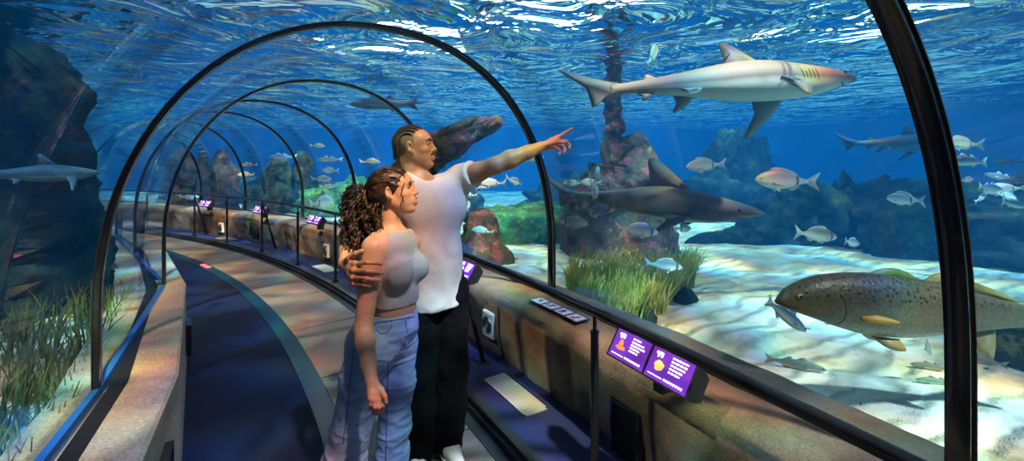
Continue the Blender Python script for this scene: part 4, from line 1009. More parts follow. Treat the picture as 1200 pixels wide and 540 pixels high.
M_SANDF = mat_fish('sandy_goby_scales', s2l(120, 128, 112), s2l(160, 164, 140), s2l(190, 190, 166), .6, .0, (s2l(70, 84, 78), 60, .3, .3), None, None, 0)
goby = make_slim('bottom_fish', M_SANDF, pbr('sandy_fin', s2l(150, 150, 124), .6), .1)
def bottom(px, py, lpx, yaw, label):
    o = goby if 'goby' not in used else dup(goby); used['goby'] = 1
    p = on_z(px, py, ZS+.02); l = lpx*p.y/FPX; pose(o, px, py, p.y, l, yaw, 0); o.location.z = float(sand_height(np.array([[p.x, p.y, 0.]]))[0])+.078*l; tag(o, label, 'fish')
bottom(1092, 424, 40, 155, 'mottled bottom fish resting on the sand below the blue slim fish')
bottom(1098, 436, 44, 165, 'greyish bottom fish resting on the sand nearer the window')
bottom(1148, 416, 46, 150, 'bottom fish lying on the sand right of the nearest rib by the algae block')
bottom(932, 420, 62, -28, 'sand-coloured fish lying flat on the sand below the sea bass')
# school at the right edge
for k, (px, py, d, l, yw, pt, lab) in enumerate((
    (1175, 208, 4.4, 38, 170, 14, 'topmost silver fish of the school at the right frame edge'), (1158, 220, 4.2, 46, 14, -6, 'silver fish crossing the middle of the school at the right edge, facing right'),
    (1178, 222, 4.6, 40, 165, -8, 'silver fish behind the middle of the school at the right edge'), (1186, 239, 4.0, 44, 10, -10, 'lowest silver fish of the school at the right frame edge'),
    (1150, 232, 4.5, 22, 20, 24, 'short silver fish under the middle of the school at the right edge'), (1180, 230, 4.3, 30, 12, -14, 'silver fish trailing low in the school at the right edge'),
    (1119, 222, 4.9, 14, 40, 30, 'small silver fish leading the school just right of the nearest rib'), (1133, 211, 5.0, 20, 15, 5, 'dim silver fish above the leader of the school by the nearest rib'))):
    school(bass if k in (0, 1, 3) else br, px, py, d, l, yw, pt, lab)
dk = mat_fish('dark_blue_fish_scales', s2l(40, 54, 70), s2l(60, 76, 92), s2l(110, 124, 130), .5, .1, None, None, None, 90)
dkf = make_slim('dark_fish', dk, pbr('dark_blue_fin', s2l(50, 64, 78), .6)); used_dk = school(dkf, 1192, 212, 3.9, 36, A, 4, 'dark fish at the right frame edge in the school')
school(dkf, 1182, 190, 5.2, 40, A, -4, 'dim dark fish right of the slim silver one near the right frame edge')
school(dkf, 450, 122, 7.8, 78, A+6, -1, 'dark fish silhouetted under the surface above and left of the head of the man')
# small and far fish
G1 = 'small pale fish far off in the blue water'
for k, (px, py, d, l, yw, lab) in enumerate((
    (966, 222, 7, 17, 5, 'tiny fish right of the tail of the left-facing bream'), (995, 211, 7.5, 12, 0, 'tiny dim fish between the left-facing bream and the round pale fish'),
    (1075, 225, 6.5, 12, 0, 'tiny dim fish just above the round pale fish'), (876, 50, 6.5, 26, 170, 'small fish near the surface right of the dorsal fin of the upper shark'), (828, 57, 6.5, 22, 172, 'small fish near the surface left of the dorsal fin tip of the upper shark'),
    (433, 190, 7.5, 24, 8, 'pale fish between the fourth rib and the cornrowed head'), (386, 187, 8.5, 30, 176, 'pale fish inside the fourth rib, upper of the far group'), (388, 200, 9, 22, 170, 'pale fish inside the fourth rib, middle of the far group'),
    (376, 210, 9, 24, 4, 'pale fish right of the tall thin pillar'), (384, 218, 8.6, 16, 30, 'small pale fish above the screens left of the ponytail'), (378, 238, 7.5, 12, 84, 'round pale fish above the small screens left of the ponytail'),
    (372, 171, 9, 14, 30, 'little pinkish fish above the tall thin pillar'), (291, 193, 10, 20, 178, 'pale fish beside the sixth rib, upper'), (289, 205, 10, 22, 176, 'pale fish beside the sixth rib, lower'), (221, 231, 10.5, 22, 10, 'blue-green fish above the far parapet left of the first screens'),
    (330, 184, 10.5, 34, 178, 'slender pale fish passing over the pale green pillar'), (540, 262, 5.0, 10, 20, 'tiny fish by the right side of the white shirt'), (692, 214, 5.6, 26, 175, 'faint pale fish behind the pair at the rock pillar'),
    (75, 282, 2.2, 22, 150, 'small dark fish in the left tank behind the near acrylic pane'), (44, 300, 2.1, 16, 30, 'small dark fish in the left tank near the seagrass'))):
    o = school(dkf if px < 100 else (br if k % 3 else bass), px, py, d, l, yw, 0, lab)
# ================================================================ people: implicit bodies turned into one continuous surface
class Field:
    def __init__(s, lo, hi, h):
        s.lo = np.array(lo, np.float32); s.h = h
        s.n = np.ceil((np.array(hi)-np.array(lo))/h).astype(int)+1
        s.D = np.full(tuple(s.n), .2, np.float32)
    def sub(s, lo, hi):
        a = np.clip(np.floor((np.array(lo)-s.lo)/s.h).astype(int), 0, s.n-1); b = np.clip(np.ceil((np.array(hi)-s.lo)/s.h).astype(int)+1, 1, s.n)
        b = np.maximum(b, a+1)
        ax = [s.lo[i]+np.arange(a[i], b[i], dtype=np.float32)*s.h for i in range(3)]
        return tuple(slice(a[i], b[i]) for i in range(3)), ax[0][:, None, None], ax[1][None, :, None], ax[2][None, None, :]
    def blend(s, sl, d, k, op='add'):
        A = s.D[sl]
        if op == 'add':
            if k > 0: q = np.maximum(k-np.abs(A-d), 0)/k; s.D[sl] = np.minimum(A, d)-q*q*k*.25
            else: s.D[sl] = np.minimum(A, d)
        else:
            if k > 0: q = np.maximum(k-np.abs(A+d), 0)/k; s.D[sl] = np.maximum(A, -d)+q*q*k*.25
            else: s.D[sl] = np.maximum(A, -d)
    def cap(s, a, b, ra, rb=None, k=.02, op='add', flat=None, sq=1.0):
        """tapered capsule; flat = axis along which the section is divided by sq (thinner if sq > 1)"""
        a = np.array(a, np.float32); b = np.array(b, np.float32); rb = ra if rb is None else rb
        m = max(ra, rb)*max(1, 1/sq)+k+.012
        sl, X, Y, Z = s.sub(np.minimum(a, b)-m, np.maximum(a, b)+m)
        d = b-a; L2 = float(d@d)+1e-9
        t = np.clip(((X-a[0])*d[0]+(Y-a[1])*d[1]+(Z-a[2])*d[2])/L2, 0, 1)
        qx = X-(a[0]+t*d[0]); qy = Y-(a[1]+t*d[1]); qz = Z-(a[2]+t*d[2]); r = ra+(rb-ra)*t
        q2 = qx*qx+qy*qy+qz*qz
        if flat is not None:
            f = np.array(flat, np.float32); f /= np.linalg.norm(f); w = qx*f[0]+qy*f[1]+qz*f[2]; q2 = q2+(sq*sq-1)*w*w
            dd = (np.sqrt(np.maximum(q2, 0))-r)/(1 if sq < 1 else (1+sq)/2)
        else: dd = np.sqrt(q2)-r
        s.blend(sl, dd, k, op); return s
    def ell(s, c, M, rad, k=.02, op='add'):
        """ellipsoid: M rows are its axes"""
        c = np.array(c, np.float32); M = np.array(M, np.float32); rad = np.array(rad, np.float32); m = float(rad.max())+k+.012
        sl, X, Y, Z = s.sub(c-m, c+m); X = X-c[0]; Y = Y-c[1]; Z = Z-c[2]
        u = [(X*M[i, 0]+Y*M[i, 1]+Z*M[i, 2])/rad[i] for i in range(3)]
        k0 = np.sqrt(u[0]**2+u[1]**2+u[2]**2); k1 = np.sqrt((u[0]/rad[0])**2+(u[1]/rad[1])**2+(u[2]/rad[2])**2)+1e-6
        s.blend(sl, k0*(k0-1)/k1, k, op); return s
    def chain(s, pts, rs, k=.02, **kw):
        for i in range(len(pts)-1): s.cap(pts[i], pts[i+1], rs[i], rs[i+1], k, **kw)
        return s
    def cut(s, p, n, lo=None, hi=None):
        """remove everything on the side n points to, optionally only inside a box"""
        p = np.array(p); n = np.array(n, float); n /= np.linalg.norm(n)
        if lo is None: lo, hi = s.lo, s.lo+s.n*s.h
        sl, X, Y, Z = s.sub(lo, hi)
        d = (X-p[0])*n[0]+(Y-p[1])*n[1]+(Z-p[2])*n[2]
        s.D[sl] = np.maximum(s.D[sl], d.astype(np.float32)); return s
    def mesh(s):
        D = s.D; sg = D < 0; nx, ny, nz = D.shape; ids = []; pos = []; quads = []; flips = []
        st = (ny*nz, nz, 1); h = s.h
        for ax in range(3):
            sl0 = [slice(None)]*3; sl1 = [slice(None)]*3; sl0[ax] = slice(0, -1); sl1[ax] = slice(1, None)
            o1, o2 = [(1, 2), (2, 0), (0, 1)][ax]
            C = sg[tuple(sl0)] != sg[tuple(sl1)]
            I = np.argwhere(C)
            I = I[(I[:, o1] > 0) & (I[:, o2] > 0) & (I[:, o1] < D.shape[o1]-1) & (I[:, o2] < D.shape[o2]-1)]
            J = I.copy(); J[:, ax] += 1
            d0 = D[I[:, 0], I[:, 1], I[:, 2]]; d1 = D[J[:, 0], J[:, 1], J[:, 2]]
            P = I.astype(np.float64); P[:, ax] += d0/(d0-d1)
            base = I @ np.array(st); cs = np.stack([base-a*st[o1]-b*st[o2] for a, b in ((0, 0), (1, 0), (1, 1), (0, 1))], 1)
            ids.append(cs); pos.append(P); flips.append(d0 < 0)
        allc = np.concatenate([c.reshape(-1) for c in ids]); u, inv = np.unique(allc, return_inverse=True)
        PP = np.concatenate([np.repeat(p, 4, axis=0) for p in pos]); cnt = np.bincount(inv)
        V = np.stack([np.bincount(inv, PP[:, i])/cnt for i in range(3)], 1)*h+s.lo
        Q = inv.reshape(-1, 4); fl = np.concatenate(flips); Q = np.where(fl[:, None], Q[:, ::1], Q[:, ::-1])
        return V, Q
def relax(V, Q, it=2, lam=.5):
    e = np.concatenate([Q[:, [0, 1]], Q[:, [1, 2]], Q[:, [2, 3]], Q[:, [3, 0]]]); n = len(V)
    for _ in range(it):
        S_ = np.stack([np.bincount(e[:, 0], V[e[:, 1], i], n)+np.bincount(e[:, 1], V[e[:, 0], i], n) for i in range(3)], 1)
        c = np.bincount(e[:, 0], minlength=n)+np.bincount(e[:, 1], minlength=n)
        V = V+(S_/np.maximum(c, 1)[:, None]-V)*lam
    return V
def vnormals(V, Q):
    nrm = np.cross(V[Q[:, 2]]-V[Q[:, 0]], V[Q[:, 3]]-V[Q[:, 1]]); out = np.zeros_like(V)
    for k in range(4):
        for i in range(3): out[:, i] += np.bincount(Q[:, k], nrm[:, i], len(V))
    return out/(np.linalg.norm(out, axis=1, keepdims=True)+1e-12)
def field_obj(name, F, mat, parent, it=2, disp=None):
    V, Q = F.mesh(); V = relax(V, Q, it)
    if disp is not None:
        Nn = vnormals(V, Q); V = V+Nn*disp(V, Nn)[:, None]; V = relax(V, Q, 1, .3)
    o = mesh_obj(name, V, Q, mat, None, True)
    if parent is not None: put_under(o, parent)
    return o
def nv(*a): return np.array(a, float)
def unit(v): v = np.array(v, float); return v/np.linalg.norm(v)
def A3(px, py, d): return np.array(at(px, py, d)[:])
# ---------------------------------------------------------------- materials
def mat_skin(name, c, c2, red):
    m, nt, out = new_mat(name); b = N(nt, 'ShaderNodeBsdfPrincipled', i_Roughness=.48, i_Specular_IOR_Level=.4)
    tc = N(nt, 'ShaderNodeTexCoord'); n = N(nt, 'ShaderNodeTexNoise', i_Scale=14, i_Detail=5); L(nt, tc.outputs['Object'], n.inputs[0])
    L(nt, ramp(nt, n.outputs[0], [(.3, c2), (.55, c), (.75, red)]), b.inputs['Base Color'])
    b.inputs['Subsurface Weight'].default_value = .12; b.inputs['Subsurface Radius'].default_value = (1, .35, .18); b.inputs['Subsurface Scale'].default_value = .012
    n2 = N(nt, 'ShaderNodeTexNoise', i_Scale=260, i_Detail=2); L(nt, tc.outputs['Object'], n2.inputs[0]); bp = N(nt, 'ShaderNodeBump', i_Strength=.12, i_Distance=.002); L(nt, n2.outputs[0], bp.inputs['Height']); L(nt, bp.outputs[0], b.inputs['Normal'])
    L(nt, b.outputs[0], out.inputs[0]); return m
M_SKM = mat_skin('tanned_skin', s2l(188, 136, 104), s2l(168, 116, 86), s2l(196, 132, 106))
M_SKW = mat_skin('fair_skin', s2l(212, 160, 128), s2l(198, 142, 110), s2l(214, 152, 124))
M_LIPM = pbr('man_lips', s2l(158, 92, 80), .45); M_LIPW = pbr('rose_lips', s2l(160, 66, 68), .35); M_TEETH = pbr('teeth', s2l(235, 230, 220), .3)
M_SCL = pbr('eye_white', s2l(176, 166, 158), .25); M_IRISB = pbr('brown_iris', s2l(48, 28, 16), .15)
M_HAIRM = pbr('black_braids', s2l(22, 18, 17), .45, noise_scale=220, noise_amt=.5, bump=.5, bump_scale=260)
M_BROW = pbr('dark_brow', s2l(34, 24, 20), .7)
M_STUB = pbr('short_beard', s2l(40, 28, 24), .8, noise_scale=300, noise_amt=.5)
def mat_hair():
    m, nt, out = new_mat('curly_brown_hair'); b = N(nt, 'ShaderNodeBsdfPrincipled', i_Roughness=.38); b.inputs['Anisotropic'].default_value = .5
    tc = N(nt, 'ShaderNodeTexCoord'); n = N(nt, 'ShaderNodeTexNoise', i_Scale=28, i_Detail=4); L(nt, tc.outputs['Object'], n.inputs[0])
    L(nt, ramp(nt, n.outputs[0], [(.35, s2l(26, 15, 11)), (.55, s2l(60, 34, 22)), (.74, s2l(122, 72, 42))]), b.inputs['Base Color'])
    n2 = N(nt, 'ShaderNodeTexNoise', i_Scale=300, i_Detail=2); L(nt, tc.outputs['Object'], n2.inputs[0]); bp = N(nt, 'ShaderNodeBump', i_Strength=.4, i_Distance=.003); L(nt, n2.outputs[0], bp.inputs['Height']); L(nt, bp.outputs[0], b.inputs['Normal'])
    L(nt, b.outputs[0], out.inputs[0]); return m
M_HAIRW = mat_hair()
M_TEE = pbr('white_cotton', s2l(214, 206, 200), .85, bump=.25, bump_scale=300, sheen=.1); M_TOP = pbr('beige_ribbed_knit', s2l(178, 168, 156), .85, bump=.3, bump_scale=400)
M_TROUS = pbr('black_trouser_cloth', s2l(10, 10, 12), .9, bump=.2, bump_scale=300, spec=.12)
def mat_denim():
    m, nt, out = new_mat('light_blue_denim'); b = N(nt, 'ShaderNodeBsdfPrincipled', i_Roughness=.85)
    tc = N(nt, 'ShaderNodeTexCoord'); n = N(nt, 'ShaderNodeTexNoise', i_Scale=5, i_Detail=5); L(nt, tc.outputs['Object'], n.inputs[0])
    n1 = N(nt, 'ShaderNodeTexNoise', i_Scale=220, i_Detail=2); L(nt, tc.outputs['Object'], n1.inputs[0])
    ad = N(nt, 'ShaderNodeMath', operation='MULTIPLY_ADD', i_1=.3, i_2=-.15); L(nt, n1.outputs[0], ad.inputs[0]); sm = N(nt, 'ShaderNodeMath', operation='ADD'); L(nt, n.outputs[0], sm.inputs[0]); L(nt, ad.outputs[0], sm.inputs[1])
    L(nt, ramp(nt, sm.outputs[0], [(.3, s2l(118, 142, 184)), (.5, s2l(154, 176, 208)), (.7, s2l(194, 208, 228))]), b.inputs['Base Color'])
    bp = N(nt, 'ShaderNodeBump', i_Strength=.3, i_Distance=.004); L(nt, n1.outputs[0], bp.inputs['Height']); L(nt, bp.outputs[0], b.inputs['Normal']); L(nt, b.outputs[0], out.inputs[0]); return m
M_DENIM = mat_denim(); M_SEAM = pbr('denim_seam', s2l(66, 88, 130), .85); M_STITCH = pbr('tan_stitching', s2l(150, 120, 80), .8); M_BUTTON = pbr('brass_button', s2l(170, 130, 80), .35, .9)
M_SHOE = pbr('white_sneaker', s2l(212, 208, 204), .6); M_SOLE = pbr('white_sole', s2l(224, 222, 218), .55); M_LACE = pbr('grey_lace', s2l(120, 118, 118), .8); M_SHOEB = pbr('black_sneaker_panel', s2l(40, 40, 44), .6)
M_TIE = pbr('amber_hair_tie', s2l(150, 110, 50), .4)
# ---------------------------------------------------------------- head
class Head:
    def __init__(s, C, f, up, sc, female=False):
        s.C = np.array(C, float); s.f = unit(f); u = unit(up); s.s = unit(np.cross(u, s.f)); s.u = np.cross(s.f, s.s); s.k = sc; s.fem = female
    def p(s, a, b, c): return s.C+(s.f*a+s.s*b+s.u*c)*s.k
    def M(s): return np.stack([s.f, s.s, s.u])
    def carve(s, F):
        k, M, p, fe = s.k, s.M(), s.p, s.fem
        F.ell(p(-.012, 0, .030), M, nv(.098, .077, .088)*k, .0)                    # cranium
        F.ell(p(.045, 0, .028), M, nv(.050, .062, .052)*k, .03*k)                  # forehead
        F.ell(p(.034, 0, -.040), M, nv(.058, .058, .066)*k, .03*k)                 # mid face
        jw = .050 if fe else .055
        for b in (-1, 1):
            F.cap(p(-.010, b*jw, -.040), p(.050, b*.022, -.092), .018*k, .018*k, .028*k)   # jaw edge
            F.ell(p(.058, b*.042, -.022), M, nv(.024, .02, .018)*k, .022*k)              # cheekbone
            F.ell(p(.052, b*.032, -.056), M, nv(.026, .022, .026)*k, .02*k)              # cheek
        F.cap(p(.030, 0, -.075), p(.064, 0, -.093), .034*k, .024*k, .025*k)
        F.ell(p(.076, 0, -.099), M, nv(.017, .020, .015)*k, .014*k)                # chin
        F.cap(p(.076, -.028, .030), p(.076, .028, .030), (.014 if fe else .0165)*k, None, .016*k)      # brow ridge
        for b in (-1, 1): F.ell(p(.098, b*.033, .012), M, nv(.020, .020, .0115)*k, .012*k, 'sub')       # eye hollow
        F.cap(p(.090, 0, .022), p(.106, 0, -.018), .0085*k, .0105*k, .010*k)         # nose bridge
        F.ell(p(.109, 0, -.024), M, nv(.0125, .0120, .0105)*k, .008*k)
        for b in (-1, 1): F.ell(p(.097, b*.012, -.029), M, nv(.0115, .0075, .0085)*k, .007*k)
        F.ell(p(.086, 0, -.060), M, nv(.016, .028, .024)*k, .014*k)                # muzzle
        F.cap(p(.098, -.014, -.054), p(.098, .014, -.054), .0062*k, None, .006*k); F.cap(p(.0955, -.012, -.0695), p(.0955, .012, -.0695), .0072*k, None, .006*k)
        F.cap(p(.107, -.012, -.0615), p(.107, .012, -.0615), .0035*k, None, .004*k, 'sub')
        for b in (-1, 1):                                                      # ears
            e = unit(s.s*b*.55-s.f*.8)
            F.ell(p(-.010, b*.080, -.002), np.stack([unit(s.f*.9+s.s*b*.42), unit(s.s*b*.9-s.f*.42), s.u]), nv(.020, .0085, .033)*k, .008*k)
            F.ell(p(-.004, b*.086, .002), M, nv(.009, .0055, .017)*k, .005*k, 'sub')
            F.ell(p(.000, b*.078, -.028), M, nv(.009, .007, .010)*k, .006*k)
    def eyes(s, parent, skin):
        for b in (-1, 1):
            c = s.p(.0820, b*.032, .0110); F = Field(c-.02, c+.02, .0016); F.ell(c, s.M(), nv(.0095, .0125, .0088)*s.k, 0)
            e = field_obj('eye', F, M_SCL, parent, 1)
            ci = s.p(.0892, b*.0335, .0112); F = Field(ci-.012, ci+.012, .001); F.ell(ci, s.M(), nv(.0032, .0058, .0058)*s.k, 0); field_obj('iris', F, M_IRISB, e, 1)
            # upper lid with lashes
            F = Field(c-.025, c+.03, .0016)
            F.chain([s.p(.0885, b*.0195, .0125), s.p(.0945, b*.031, .0195), s.p(.0865, b*.0455, .0125)], nv(.0026, .0032, .0022)*s.k, .003); field_obj('eyelid', F, M_BROW if s.fem else skin, parent, 1)
            F = Field(c-.035, c+.045, .0016)
            w = .003 if s.fem else .0056
            F.chain([s.p(.0955, b*.014, .0265), s.p(.0960, b*.030, .0345), s.p(.074, b*.054, .0290)], nv(w, w*1.1, w*.6)*s.k, .003); field_obj('eyebrow', F, M_BROW, parent, 1)
    def lips(s, parent, mat, opened=False):
        c = s.p(.1, 0, -.06); F = Field(c-.04, c+.04, .0014)
        g = .0065 if opened else 0
        for up in (1, 0):
            zc = -.0545+g*.6 if up else -.0695-g
            F.chain([s.p(.0855, -.0225, -.0615), s.p(.1008, -.0075, zc), s.p(.1022, 0, zc-(.001 if up else 0)), s.p(.1008, .0075, zc), s.p(.0855, .0225, -.0615)], nv(.002, .0052, .0052, .0052, .002)*s.k, .003)
        l = field_obj('lips', F, mat, parent, 1)
        if opened:
            F = Field(c-.03, c+.03, .0014); F.chain([s.p(.088, -.016, -.0605), s.p(.0985, 0, -.0605), s.p(.088, .016, -.0605)], nv(.0035, .0042, .0035)*s.k, .003); field_obj('teeth', F, M_TEETH, parent, 1)
def hand(F, wrist, mcps, fingers, thumb, rw=.026, rf=.0085, k=.012, nrm=None):
    """wrist point, four knuckles (index..little), per finger the joint points after the knuckle, thumb points from the palm's side"""
    w = np.array(wrist)
    for m in mcps: F.cap(w+(np.array(m)-w)*.12, m, rw*.62, .0125*rf/.0085, .012)
    for i in range(3): F.cap((np.array(mcps[i])*.7+w*.3), (np.array(mcps[i+1])*.7+w*.3), .0125*rf/.0085, None, .010)
    for i, (m, f) in enumerate(zip(mcps, fingers)):
        r = rf*(1.0, 1.04, .98, .86)[i]; pts = [m]+list(f); rs = [r*1.08]+[r*(1.0-.09*j) for j in range(len(f))]
        F.chain(pts, rs, .0035)
    F.cap(w+(np.array(thumb[0])-w)*.25, thumb[0], rw*.55, rf*1.45, .012); F.chain(thumb, [rf*1.45, rf*1.15, rf*1.05, rf*.9][:len(thumb)], .006)
def ridges(V, scale, seed, stretch=(1, 1, 1), off=0):
    n = fbm(V*np.array(stretch), scale, 3, seed); return (1-np.abs(n)*1.6).clip(0, 1)**2

# ================================================================ the man
MF = nv(.505, -.862, 0); ML = nv(.862, .505, 0); UP = nv(0, 0, 1)
mroot = empty('person', (-.43, 2.36, .0), 'man in a white t-shirt and black trousers pointing at the sharks with his arm out', 'person')
LS, RS = A3(540, 209, 2.42), A3(463, 215, 2.23)
EL, WL = A3(580, 194, 2.29), A3(634, 172, 2.36)
ER, WR = A3(414, 262, 2.17), A3(404, 309, 1.925)
pel = nv(-.428, 2.365, .93); chest = nv(-.442, 2.35, 1.30); nb = nv(-.497, 2.345, 1.505)
HL, HR = pel+ML*.088-UP*.02, pel-ML*.088-UP*.02
KL, AL = nv(-.338, 2.385, .50), nv(-.362, 2.395, .09); KR, AR = nv(-.505, 2.27, .50), nv(-.508, 2.285, .09)
HDM = Head(A3(485.5, 173, 2.34), nv(.985, .02, .12), nv(-.10, .0, 1), .985)
B = Field((-.93, 1.70, .0), (.40, 2.68, 1.86), .0036)
B.cap(pel, chest-UP*.12, .115, .115, .03, flat=MF, sq=1.25); B.cap(chest-UP*.10, chest+UP*.06, .125, .125, .04, flat=MF, sq=1.2)
B.cap(chest+UP*.12-ML*.10, chest+UP*.12+ML*.10, .085, None, .05)
B.cap(nb-UP*.04, HDM.p(-.028, 0, -.06), .060, .056, .03); B.cap(nb-UP*.06-ML*.09, nb-ML*.0, .045, .050, .04); B.cap(nb-UP*.06+ML*.09, nb, .045, .050, .04)
for H_, K_, A_ in ((HL, KL, AL), (HR, KR, AR)):
    B.chain([H_, H_*.5+K_*.5, K_, K_*.55+A_*.45, A_], [.085, .075, .052, .050, .036], .03)
    B.cap(A_-UP*.035, A_-UP*.045+MF*.13, .036, .026, .03)
for S_, E_, W_q, nr in ((LS, EL, WL, UP), (RS, ER, WR, UP)):
    u_ = unit(W_q-E_)
    B.cap(chest+UP*.12, S_, .07, .055, .04); B.chain([S_, S_*.45+E_*.55, E_], [.056, .051, .044], .02)
    B.chain([E_, E_*.68+W_q*.32, E_*.3+W_q*.7, W_q], [.044, .049, .036, .029], .02)
HDM.carve(B)
# pointing hand (left): index out, the others folded, thumb along the near side
hand(B, A3(633, 172.5, 2.36), [A3(653.5, 160.5, 2.405), A3(653, 164.5, 2.395), A3(650.5, 168.5, 2.385), A3(647, 172, 2.372)],
     [[A3(661, 156.3, 2.42), A3(666, 153.2, 2.43), A3(670.5, 150.5, 2.44)], [A3(663.5, 165.5, 2.42), A3(667.5, 170, 2.42), A3(667.5, 174, 2.41)],
      [A3(659.5, 170.5, 2.40), A3(662.5, 175, 2.395), A3(661, 178.5, 2.385)], [A3(654, 174.5, 2.385), A3(657, 178, 2.38), A3(655, 181, 2.37)]],
     [A3(645, 169, 2.335), A3(653, 167, 2.335), A3(661, 167, 2.35)], .028, .0088)
# the other hand (right) wrapped round the upper arm of the woman
hand(B, WR, [A3(417, 309, 1.80), A3(415, 317, 1.79), A3(414, 325, 1.79), A3(415, 332, 1.795)],
     [[A3(430, 307.5, 1.765), A3(440, 308, 1.775), A3(447, 309.5, 1.80)], [A3(429, 317.5, 1.755), A3(440, 318.5, 1.765), A3(447.5, 320, 1.79)],
      [A3(428, 326, 1.755), A3(438, 327.5, 1.765), A3(445, 328.5, 1.79)], [A3(426, 333.5, 1.765), A3(434, 335, 1.775), A3(440, 335.5, 1.795)]],
     [A3(409, 302, 1.845), A3(417, 297, 1.82), A3(424, 294, 1.815)], .030, .0092)
body_m = field_obj('body', B, M_SKM, mroot, 2); del B
HDM.eyes(mroot, M_SKM); HDM.lips(mroot, M_LIPM)
# moustache, goatee
c = HDM.p(.1, 0, -.06); F = Field(c-.06, c+.06, .0018)
F.chain([HDM.p(.080, -.031, -.060), HDM.p(.092, -.024, -.050), HDM.p(.1025, -.010, -.0455), HDM.p(.1025, .010, -.0455), HDM.p(.092, .024, -.050), HDM.p(.080, .031, -.060)], [.003, .0055, .0062, .0062, .0055, .003], .003)
F.ell(HDM.p(.0875, 0, -.0855), HDM.M(), nv(.010, .017, .0125), .002)
field_obj('moustache', F, M_STUB, mroot, 1)
# cornrows: braids running back over the scalp, with the parting showing between them
mb = MB()
def scalp(a, b, off=.0):
    """a: 0 front hairline .. 1 nape (angle over the top), b: sideways angle"""
    th = math.radians(42+a*150); ph = math.radians(b)
    d = nv(math.cos(th), 0, math.sin(th)); d = nv(d[0]*math.cos(ph), math.sin(ph), d[2]*math.cos(ph)) if True else d
    return HDM.p(-.012+(.098+off)*d[0], (.077+off)*d[1], .030+(.088+off)*d[2])
for b in (-66, -51, -36, -21, -7, 7, 21, 36, 51, 66):
    pts = []; rs = []
    a0 = .02+.10*(abs(b)/66)**2; a1 = 1.02
    for k in range(64):
        t = k/63; a = a0+(a1-a0)*t
        bb = b*(1-.12*math.sin(t*math.pi))
        pts.append(scalp(a, bb, .0035)); rs.append((.0068+.0014*math.sin(k*1.9))*(1-.25*t)*(min(1, .45+t*6)))
    end = np.array(pts[-1])
    for k in range(1, 7): pts.append(end+(-HDM.u*.010-HDM.f*.001)*k*HDM.k); rs.append(.0062*(1-k*.08))
    mb.tube(pts, rs, 8)
mb.build('hair', M_HAIRM, mroot, smooth=True)
F = Field(HDM.C-.16, HDM.C+.16, .003)          # close-cropped undercut beneath and between the braids
F.ell(HDM.p(-.014, 0, .031), HDM.M(), nv(.0985, .0782, .0888)*HDM.k, 0)
F.cut(HDM.p(.048, 0, .075), unit(HDM.f*.96+HDM.u*.1)); 
F.cut(HDM.p(.012, 0, -.022), unit(HDM.f*.78-HDM.u*.62))
field_obj('hair_undercut', F, pbr('shaved_scalp_hair', s2l(128, 98, 82), .7, noise_scale=200, noise_amt=.3), mroot, 1)
# t-shirt
F = Field((-.86, 1.90, .70), (-.10, 2.75, 1.62), .005)
hem = nv(-.425, 2.36, .84)
F.cap(hem-UP*.10, chest-UP*.2, .166, .160, .03, flat=MF, sq=1.22); F.cap(chest-UP*.22, chest+UP*.02, .162, .164, .06, flat=MF, sq=1.2)
F.cap(chest+UP*.06-ML*.09, chest+UP*.06+ML*.09, .112, None, .06); F.cap(chest+UP*.13-ML*.12, chest+UP*.14+ML*.13, .082, None, .05); F.cap(nb-UP*.055-ML*.08, nb-UP*.055+ML*.08, .062, None, .04)
sl_end = LS*.60+EL*.40+nv(-.012, 0, 0)
for S_, E_ in ((LS, EL), (RS, ER)):
    F.cap(chest+UP*.10, S_, .09, .074, .05); F.cap(S_, S_*.35+E_*.65, .074, .079, .03)
F.cut(LS*.62+EL*.38, EL-LS, LS-.16+nv(.10, 0, 0), LS+.3); F.cut(RS*.45+ER*.55, ER-RS, (-.9, 1.9, 1.1), (-.66, 2.6, 1.6))
F.cut(hem, nv(.02, .05, -1))
F.cap(nb-UP*.002, nb+UP*.15, .066, .085, .008, 'sub')
F.cap(nb-UP*.005+nv(.025, -.03, -.01), nb+UP*.05+nv(.03, -.03, 0), .045, .055, .01, 'sub')
def folds(V, Nn):
    d = .010*(ridges(V, 5.5, 3, (1, 1, .35))-.4)+.006*fbm(V*np.array((1, 1, .6)), 11, 3, 8)
    low = np.clip((1.25-V[:, 2])/.35, 0, 1)
    return d*(.5+.35*low)
field_obj('t_shirt', F, M_TEE, mroot, 2, folds)
F = Field(nb-.15, nb+.15, .0028)               # collar band
ring_ = [nb-UP*.0+(MF*math.cos(a)*.070+ML*math.sin(a)*.070)-UP*(.030*max(0, math.cos(a))-.006) for a in np.linspace(0, 2*math.pi, 37)]
F.chain([np.array(q) for q in ring_], [.0075]*37, .004); field_obj('collar', F, M_TEE, mroot, 1)
